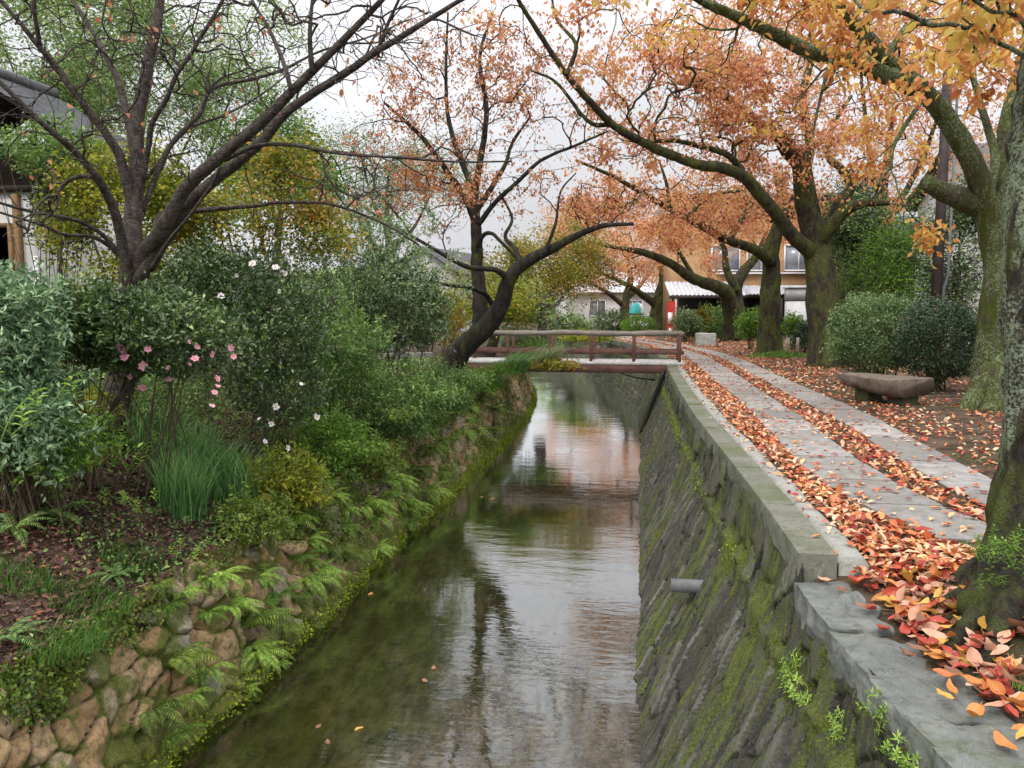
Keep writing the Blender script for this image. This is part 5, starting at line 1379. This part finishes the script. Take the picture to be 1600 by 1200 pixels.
def blades(mb, c, rx, ry, n, h, w, bend, lean=(0, 0), zf=None):
    ang = RNG.uniform(0, 2 * math.pi, n); r_ = np.sqrt(RNG.uniform(0, 1, n))
    B = np.stack([c[0] + rx * r_ * np.cos(ang), c[1] + ry * r_ * np.sin(ang), np.zeros(n)], -1)
    B[:, 2] = gz(B[:, 0], B[:, 1]) - .02 if zf is None else zf(B)
    H = h * RNG.uniform(.35, 1.2, n); d = rdir(n); d[:, 2] = 0; d = unit(d) * RNG.uniform(.15, 1, n)[:, None] * bend + np.array([lean[0], lean[1], 0])
    t = np.linspace(0, 1, 6); side = unit(np.cross(d + RNG.normal(size=(n, 3)) * .2, [0, 0, 1.0]))
    C = B[:, None] + d[:, None] * (H[:, None] * t[None] ** 2)[..., None]
    C[..., 2] += H[:, None] * (t[None] - .45 * bend * t[None] ** 3)
    W = w * RNG.uniform(.6, 1.2, n)[:, None] * (1 - t[None] ** 2.2) * .5 + .0004
    V = np.stack([C - side[:, None] * W[..., None], C + side[:, None] * W[..., None]], 2).reshape(-1, 3)
    i = (np.arange(n) * 12)[:, None]; k = np.arange(5)[None] * 2
    F = np.stack([i + k, i + k + 1, i + k + 3, i + k + 2], -1).reshape(-1, 4)
    mb.add(V, F)


def clump(label, px, py, d, rx, ry, n, h, w, bend, lean=(0, 0), m='grass', group=None):
    c = at(px, py, d); z = float(gz(c[0], c[1])); e = empty('grass_clump', (c[0], c[1], z), label, 'grass clump', group)
    mb = MB(); blades(mb, c, rx, ry, n, h, w, bend, lean); mb.build('blades', M[m], e)


clump('tall upright grass clump under the pink camellia, left of its twin', 285, 810, 8.2, .24, .24, 800, .80, .010, .55)
clump('broad grassy clump at the foot of the white-flowered camellia', 340, 750, 9.0, .48, .4, 1100, .80, .010, .70)
clump('loose grass clump at the back under the dark camellia', 265, 730, 9.4, .6, .4, 700, .76, .010, .70)
clump('weeping grass hanging over the water just before the bridge', 845, 590, 21.2, .35, .6, 900, .75, .014, .5, (.75, 0), 'greygreen')
clump('weeping green grass on the wall top left of the bridge end', 795, 598, 20.0, .45, .7, 1000, .65, .013, .5, (.7, 0), 'grass')
clump('fine turf tuft drooping at the near wall top, lower left', 140, 905, 6.1, .30, .30, 700, .20, .006, .6, (.35, 0), 'tuft')
clump('fine turf tuft behind the near one on the bank edge', 200, 860, 6.9, .25, .25, 520, .20, .006, .6, (.3, 0), 'tuft')
clump('fresh turf tuft spilling over the wall top at lower left', 95, 965, 5.5, .28, .28, 650, .18, .006, .7, (.4, 0), 'tuft')
clump('small turf tuft at the left frame edge', 20, 850, 6.0, .25, .25, 500, .22, .006, .6, (.2, 0), 'tuft')
c = gp(1590, 1075, -.1); e = empty('grass_clump', (c[0], c[1], -.1), 'thin pale grass sprouting among fallen leaves at the near trunk foot', 'grass clump'); mb = MB(); blades(mb, c, .03, .03, 16, .14, .006, .9, (-.3, 0)); mb.build('blades', M['limegreen'], e)
c = at(1215, 562, 25.5); e = empty('ground_ivy', (c[0], c[1], .0), 'patch of low green plants round the straight mossy trunk', 'ground plants'); mb = MB(); N = 2600
q = rdir(N); r_ = np.sqrt(RNG.uniform(0, 1, N)); pos = np.stack([c[0] + .1 + 1.15 * r_ * q[:, 0], c[1] + .9 * r_ * q[:, 1], RNG.uniform(0, .22, N) * (1.2 - r_)], -1); pos[:, 2] += gz(pos[:, 0], pos[:, 1]); put_leaves(mb, pos, rdir(N, .2), rdir(N, 1), .06, .035); mb.build('leaves', M['brightgreen'], e)

# green cover, litter and creepers on the left bank, as masses
N = 46000
Y = RNG.uniform(3.2, 22, N); xx = RNG.uniform(-8.5, -3.95, N); X = xx + cbend(Y)
P = np.stack([X, Y, gz(X, Y)], -1); f = fbm(P * np.array([1, 1, 0]), .9, 3, 4.)
dens = np.where(Y < 9.2, sstep(-.15, .4, f) * .8 + .16, .9)
P = P[RNG.uniform(0, 1, N) < dens]; n = len(P); P[:, 2] += RNG.uniform(.01, .13, n)
mb = MB(); L = RNG.uniform(.025, .06, n); put_leaves(mb, P, rdir(n, .3), rdir(n, 1.0), L, L * .5); o = mb.build('ground_cover', M['midgreen']); tag(o, 'low green ground plants scattered over the left bank', 'ground cover', kind='stuff')
N = 42000
Y = 3.2 + 9 * RNG.uniform(0, 1, N) ** 1.3; X = RNG.uniform(-8.0, -4.0, N)
P = np.stack([X, Y, gz(X, Y) + .02 + RNG.uniform(0, .03, N)], -1)
mb = MB(); L = RNG.uniform(.03, .075, N); put_leaves(mb, P, rdir(N) * np.array([1, 1, .3]), rdir(N, 1.6), L, L * .5); o = mb.build('leaf_litter', M['litter']); tag(o, 'dark brown leaf litter covering the left bank soil', 'leaf litter', kind='stuff')
# creeping leaves on the wall face
pos, nd = [], 0
N = 110000
yy = 4 + 30 * RNG.uniform(0, 1, N) ** 1.4; tt = RNG.uniform(0, 1, N) ** .8
pw = np.array([wall_left_pt(a, b) for a, b in zip(yy, tt)])
f = fbm(np.stack([yy, tt * 1.4, tt * 0], -1), 1.3, 3, 6.)
dens = sstep(.10, .6, f + .65 * sstep(.5, 1.0, tt) + .3 * sstep(8, 16, yy) - .55 * sstep(8.5, 6.5, yy) * sstep(1.05, .6, tt)) * .9
k = RNG.uniform(0, 1, N) < dens; pw = pw[k] + np.array([.03, 0, 0]) + RNG.normal(size=(k.sum(), 3)) * .025; n = len(pw)
mb = MB(); L = RNG.uniform(.02, .05, n); put_leaves(mb, pw, unit(rdir(n) + np.array([.3, 0, -.7])), unit(rdir(n) + np.array([1.0, 0, .6])), L, L * .6); o = mb.build('wall_creeper', M['creeper']); tag(o, 'small creeping leaves covering the upper left wall', 'creeper', kind='stuff')
N = 16000
yy = RNG.uniform(4, 40, N) ** 1.0; tt = np.abs(RNG.normal(size=N)) * .07 + .05
pw = np.array([wall_left_pt(a, min(b, 1)) for a, b in zip(yy, tt)]) + np.array([.035, 0, .01]) + RNG.normal(size=(N, 3)) * np.array([.03, .02, .02])
pw = pw[pw[:, 2] > WZ + .005]; n = len(pw)
mb = MB(); L = RNG.uniform(.012, .04, n); put_leaves(mb, pw, unit(rdir(n) + np.array([.4, 0, .2])), rdir(n, .8), L, L * .7); o = mb.build('waterline_moss', M['mossclump']); tag(o, 'bright moss fringe along the left waterline', 'moss', kind='stuff')
# moss cushions on the right wall
N = 3500
yy = RNG.uniform(3.0, 22, N); tt = np.clip(.70 + RNG.normal(size=N) * .022, 0, .97)
zz = np.where(tt < .70, WZ - .12 + (-.55 - WZ + .12) * tt / .70, -.55 + (ztop(yy) + .55) * (tt - .70) / .30)
xw = np.where(tt < .70, cbend(yy) + (xridge(yy) - cbend(yy)) * tt / .70, xridge(yy) + (xtop(yy) - xridge(yy)) * (tt - .70) / .30)
f = fbm(np.stack([yy, yy * 0, yy * 0], -1), 1.4, 3, 2.); kk = RNG.uniform(0, 1, N) < sstep(0, .6, f)
pw = np.stack([xw - .045, yy, zz + .03], -1)[kk] + RNG.normal(size=(kk.sum(), 3)) * .018; n = len(pw)
mb = MB(); L = RNG.uniform(.010, .026, n); put_leaves(mb, pw, unit(rdir(n) + np.array([-.5, 0, .5])), unit(rdir(n) + np.array([-.6, 0, .8])), L, L * .7); o = mb.build('wall_moss', M['mossclump']); tag(o, 'cushions of bright moss along the ledge of the slate wall', 'moss', kind='stuff')

# ------------------------------------------------------------------ fallen leaves
def in_strip(x, y, L_, R_):
    c = cbend(y); return (x > np.interp(y, *L_) + c) & (x < np.interp(y, *R_) + c)


N = 66000
Y = 5.12 + (46 - 5.12) * RNG.uniform(0, 1, N) ** 1.7
w = RNG.uniform(0, 1, N) ** 1.35; X = xtop(Y) + .20 + w * 7.5
onA, onB = in_strip(X, Y, AL, AR), in_strip(X, Y, BL, BR)
rel = X - xtop(Y)
kerb = rel < .26
leftstrip = (~kerb) & (X < np.interp(Y, *AL) + cbend(Y))
mid = (X > np.interp(Y, *AR) + cbend(Y)) & (X < np.interp(Y, *BL) + cbend(Y))
right = X > np.interp(Y, *BR) + cbend(Y)
f = fbm(np.stack([X, Y, X * 0], -1), .9, 3, 9.)
dens = np.where(onA | onB, .06 + .10 * (f > .2), np.where(kerb, .015, np.where(leftstrip, np.clip(.35 + .65 * sstep(.30, .52, rel), 0, 1) * np.where(rel < .44, .25, 1), np.where(mid, .9, np.where(right, np.clip(.62 + .5 * f - .05 * (rel - 3), .05, 1), 0)))))
k = RNG.uniform(0, 1, N) < dens; X, Y = X[k], Y[k]; n = len(X)
st = (in_strip(X, Y, AL, AR) | in_strip(X, Y, BL, BR)); kb = (X - xtop(Y)) < .26
z = gz(X, Y) + np.where(st, .04, np.where(kb, .065, .008)) + RNG.uniform(0, .03, n) * (~st) * (~kb)
z += .012 * ((X > xtop(Y) + .26) & (X < xtop(Y) + .44))
mb = MB(); L = RNG.uniform(.055, .105, n); fl = np.where(st | kb, .12, .45)
d = rdir(n); d[:, 2] *= fl; nr = rdir(n) * fl[:, None]; nr[:, 2] = np.abs(nr[:, 2]) + .8
nearm = Y < 12
for msk, tpl in ((nearm, LEAFM), (~nearm, LEAF)):
    put_leaves(mb, np.stack([X, Y, z], -1)[msk], d[msk], nr[msk], L[msk], L[msk] * .52, tpl)
o = mb.build('fallen_leaves', M['carpet']); tag(o, 'carpet of red and orange fallen leaves along the stone path', 'fallen leaves', kind='stuff')

# the leaves nearest the camera, one object each
shapes = [leaf_fine(50 + k) for k in range(7)]
cols = list(FALLEN); LM = {(c, k): mesh_data('fallen_leaf', shapes[k][0], [shapes[k][1]], M['f_' + c], True) for c in cols for k in range(7)}
PH = {'red': 'red fallen leaf lying among the roots of the foremost cherry', 'orange': 'orange fallen leaf lying among the roots of the foremost cherry', 'yellow': 'yellow fallen leaf lying among the roots of the foremost cherry',
      'pale pink': 'pale pinkish fallen leaf lying among the roots of the foremost cherry', 'brown': 'brown curled fallen leaf lying among the roots of the foremost cherry'}
cnt = 0; tb = at(1600, 940, 4.25)
while cnt < 298:
    Y = random.uniform(2.2, 5.1); rel = .12 + random.betavariate(1.5, 2.0) * 1.15; X = float(xtop(Y)) + rel
    if rel < .34 and random.random() < .86: continue
    q_ = np.array([X, Y, -.1]) - CAM; dd_ = q_ @ FWD
    if 800 + FPX * (q_ @ RGT) / dd_ > 1610 or 600 - FPX * (q_ @ UPV) / dd_ > 1215: continue
    dt = math.hypot(X - tb[0], Y - tb[1])
    if dt < .22: continue
    pile = max(0, 1 - abs(rel - .62) / .4)
    z = max(float(gz(X, Y)), -.105 if rel < .4 else -9) + .012 + random.random() * (.012 if rel < .38 else .05 * pile + .012)
    c = random.choices(cols, (25, 26, 9, 22, 20))[0]; k = random.randrange(7)
    o = bpy.data.objects.new('fallen_leaf', LM[c, k]); COL.objects.link(o)
    o.location = (X, Y, z); fl = .12 if rel < .38 else .42
    o.rotation_euler = (random.gauss(0, fl), random.gauss(0, fl), random.uniform(0, 6.28)); s = random.uniform(.085, .125); o.scale = (s * random.uniform(.7, 1.3), s, s * random.uniform(.9, 2.4))
    tag(o, PH[c], 'leaf', 'fallen leaves round the foremost cherry'); cnt += 1
for k in range(9):
    p = gp(*random.choice([(430, 1110), (490, 1042), (560, 945), (340, 1170), (540, 1120), (610, 930), (700, 860), (660, 1060), (760, 780), (585, 985), (455, 1170), (820, 720)]), WZ) + np.array([random.gauss(0, .12), random.gauss(0, .25), 0])
    if p[0] < -3.3 or p[0] > -.2: continue
    o = bpy.data.objects.new('floating_leaf', LM[random.choice(['yellow', 'brown', 'orange']), k % 7]); COL.objects.link(o); o.location = (p[0], p[1], WZ + .004); o.rotation_euler = (random.gauss(0, .05), random.gauss(0, .05), random.uniform(0, 6.28)); o.scale = (.085,) * 3
    tag(o, 'small fallen leaf floating on the canal water', 'leaf', 'leaves floating on the canal')

# ------------------------------------------------------------------ light, sky, camera
W = bpy.data.worlds.new('World'); SC.world = W; W.use_nodes = True
nt = W.node_tree; nt.nodes.clear()
N_ = lambda t_, **k: nt.nodes.new(t_)
SUN_EL, SUN_AZ = rad(52), rad(205)
sky = N_('ShaderNodeTexSky'); sky.sky_type = 'NISHITA'; sky.sun_disc = False; sky.sun_elevation = SUN_EL; sky.sun_rotation = SUN_AZ; sky.dust_density = 4; sky.air_density = 1.2
hs = N_('ShaderNodeHueSaturation'); hs.inputs['Saturation'].default_value = .25; nt.links.new(sky.outputs[0], hs.inputs['Color'])
tc = N_('ShaderNodeTexCoord'); sx = N_('ShaderNodeSeparateXYZ'); nt.links.new(tc.outputs['Generated'], sx.inputs[0])
mr = N_('ShaderNodeMapRange'); mr.inputs['From Min'].default_value = 0; mr.inputs['From Max'].default_value = 1; mr.inputs['To Min'].default_value = 5.1; mr.inputs['To Max'].default_value = 27.0
sq_ = N_('ShaderNodeMath'); sq_.operation = 'POWER'; sq_.inputs[1].default_value = 1.8; mz_ = N_('ShaderNodeMath'); mz_.operation = 'MAXIMUM'; mz_.inputs[1].default_value = 0.0; nt.links.new(sx.outputs['Z'], mz_.inputs[0]); nt.links.new(mz_.outputs[0], sq_.inputs[0]); nt.links.new(sq_.outputs[0], mr.inputs['Value'])
nz = N_('ShaderNodeTexNoise'); nz.inputs['Scale'].default_value = 2.6; nz.inputs['Detail'].default_value = 5; nt.links.new(tc.outputs['Generated'], nz.inputs['Vector'])
m2 = N_('ShaderNodeMapRange'); m2.inputs['To Min'].default_value = .86; m2.inputs['To Max'].default_value = 1.14; m2.inputs['From Min'].default_value = .3; m2.inputs['From Max'].default_value = .7; nt.links.new(nz.outputs['Fac'], m2.inputs['Value'])
mu = N_('ShaderNodeMath'); mu.operation = 'MULTIPLY'; nt.links.new(mr.outputs[0], mu.inputs[0]); nt.links.new(m2.outputs[0], mu.inputs[1])
cl = N_('ShaderNodeMix'); cl.data_type = 'RGBA'; cl.blend_type = 'MULTIPLY'; cl.inputs[0].default_value = 1; cl.inputs[6].default_value = (.985, .985, 1.03, 1); nt.links.new(mu.outputs[0], cl.inputs[7])
mxx = N_('ShaderNodeMix'); mxx.data_type = 'RGBA'; mxx.inputs[0].default_value = .82; nt.links.new(hs.outputs[0], mxx.inputs[6]); nt.links.new(cl.outputs[2], mxx.inputs[7])
bg = N_('ShaderNodeBackground'); bg.inputs['Strength'].default_value = .1; nt.links.new(mxx.outputs[2], bg.inputs['Color'])
wo = N_('ShaderNodeOutputWorld'); nt.links.new(bg.outputs[0], wo.inputs['Surface'])

sl = bpy.data.lights.new('sun', 'SUN'); sl.energy = 1.4; sl.angle = rad(14); sl.color = (1, .96, .9)
so = bpy.data.objects.new('sun', sl); COL.objects.link(so)
so.rotation_euler = (rad(90) - SUN_EL, 0, rad(180) - SUN_AZ)

cam = bpy.data.cameras.new('camera'); cam.lens = FPX / 1600 * 36; cam.sensor_width = 36; cam.sensor_fit = 'HORIZONTAL'; cam.clip_start = .05; cam.clip_end = 2000
co = bpy.data.objects.new('camera', cam); COL.objects.link(co); co.location = CAM.tolist(); co.rotation_euler = (math.pi / 2 - PITCH, 0, YAW)
SC.camera = co
SC.render.resolution_x, SC.render.resolution_y = 1024, 768
SC.view_settings.view_transform = 'Standard'; SC.view_settings.look = 'None'; SC.view_settings.exposure = 0.62; SC.view_settings.gamma = 1
SC.view_settings.use_curve_mapping = False
cy = SC.cycles
cy.max_bounces = 6; cy.diffuse_bounces = 3; cy.glossy_bounces = 3; cy.transmission_bounces = 3; cy.transparent_max_bounces = 8
cy.use_denoising = True; cy.denoiser = 'OPENIMAGEDENOISE'; cy.denoising_input_passes = 'RGB_ALBEDO_NORMAL'; cy.denoising_prefilter = 'ACCURATE'
cy.sample_clamp_indirect = 6
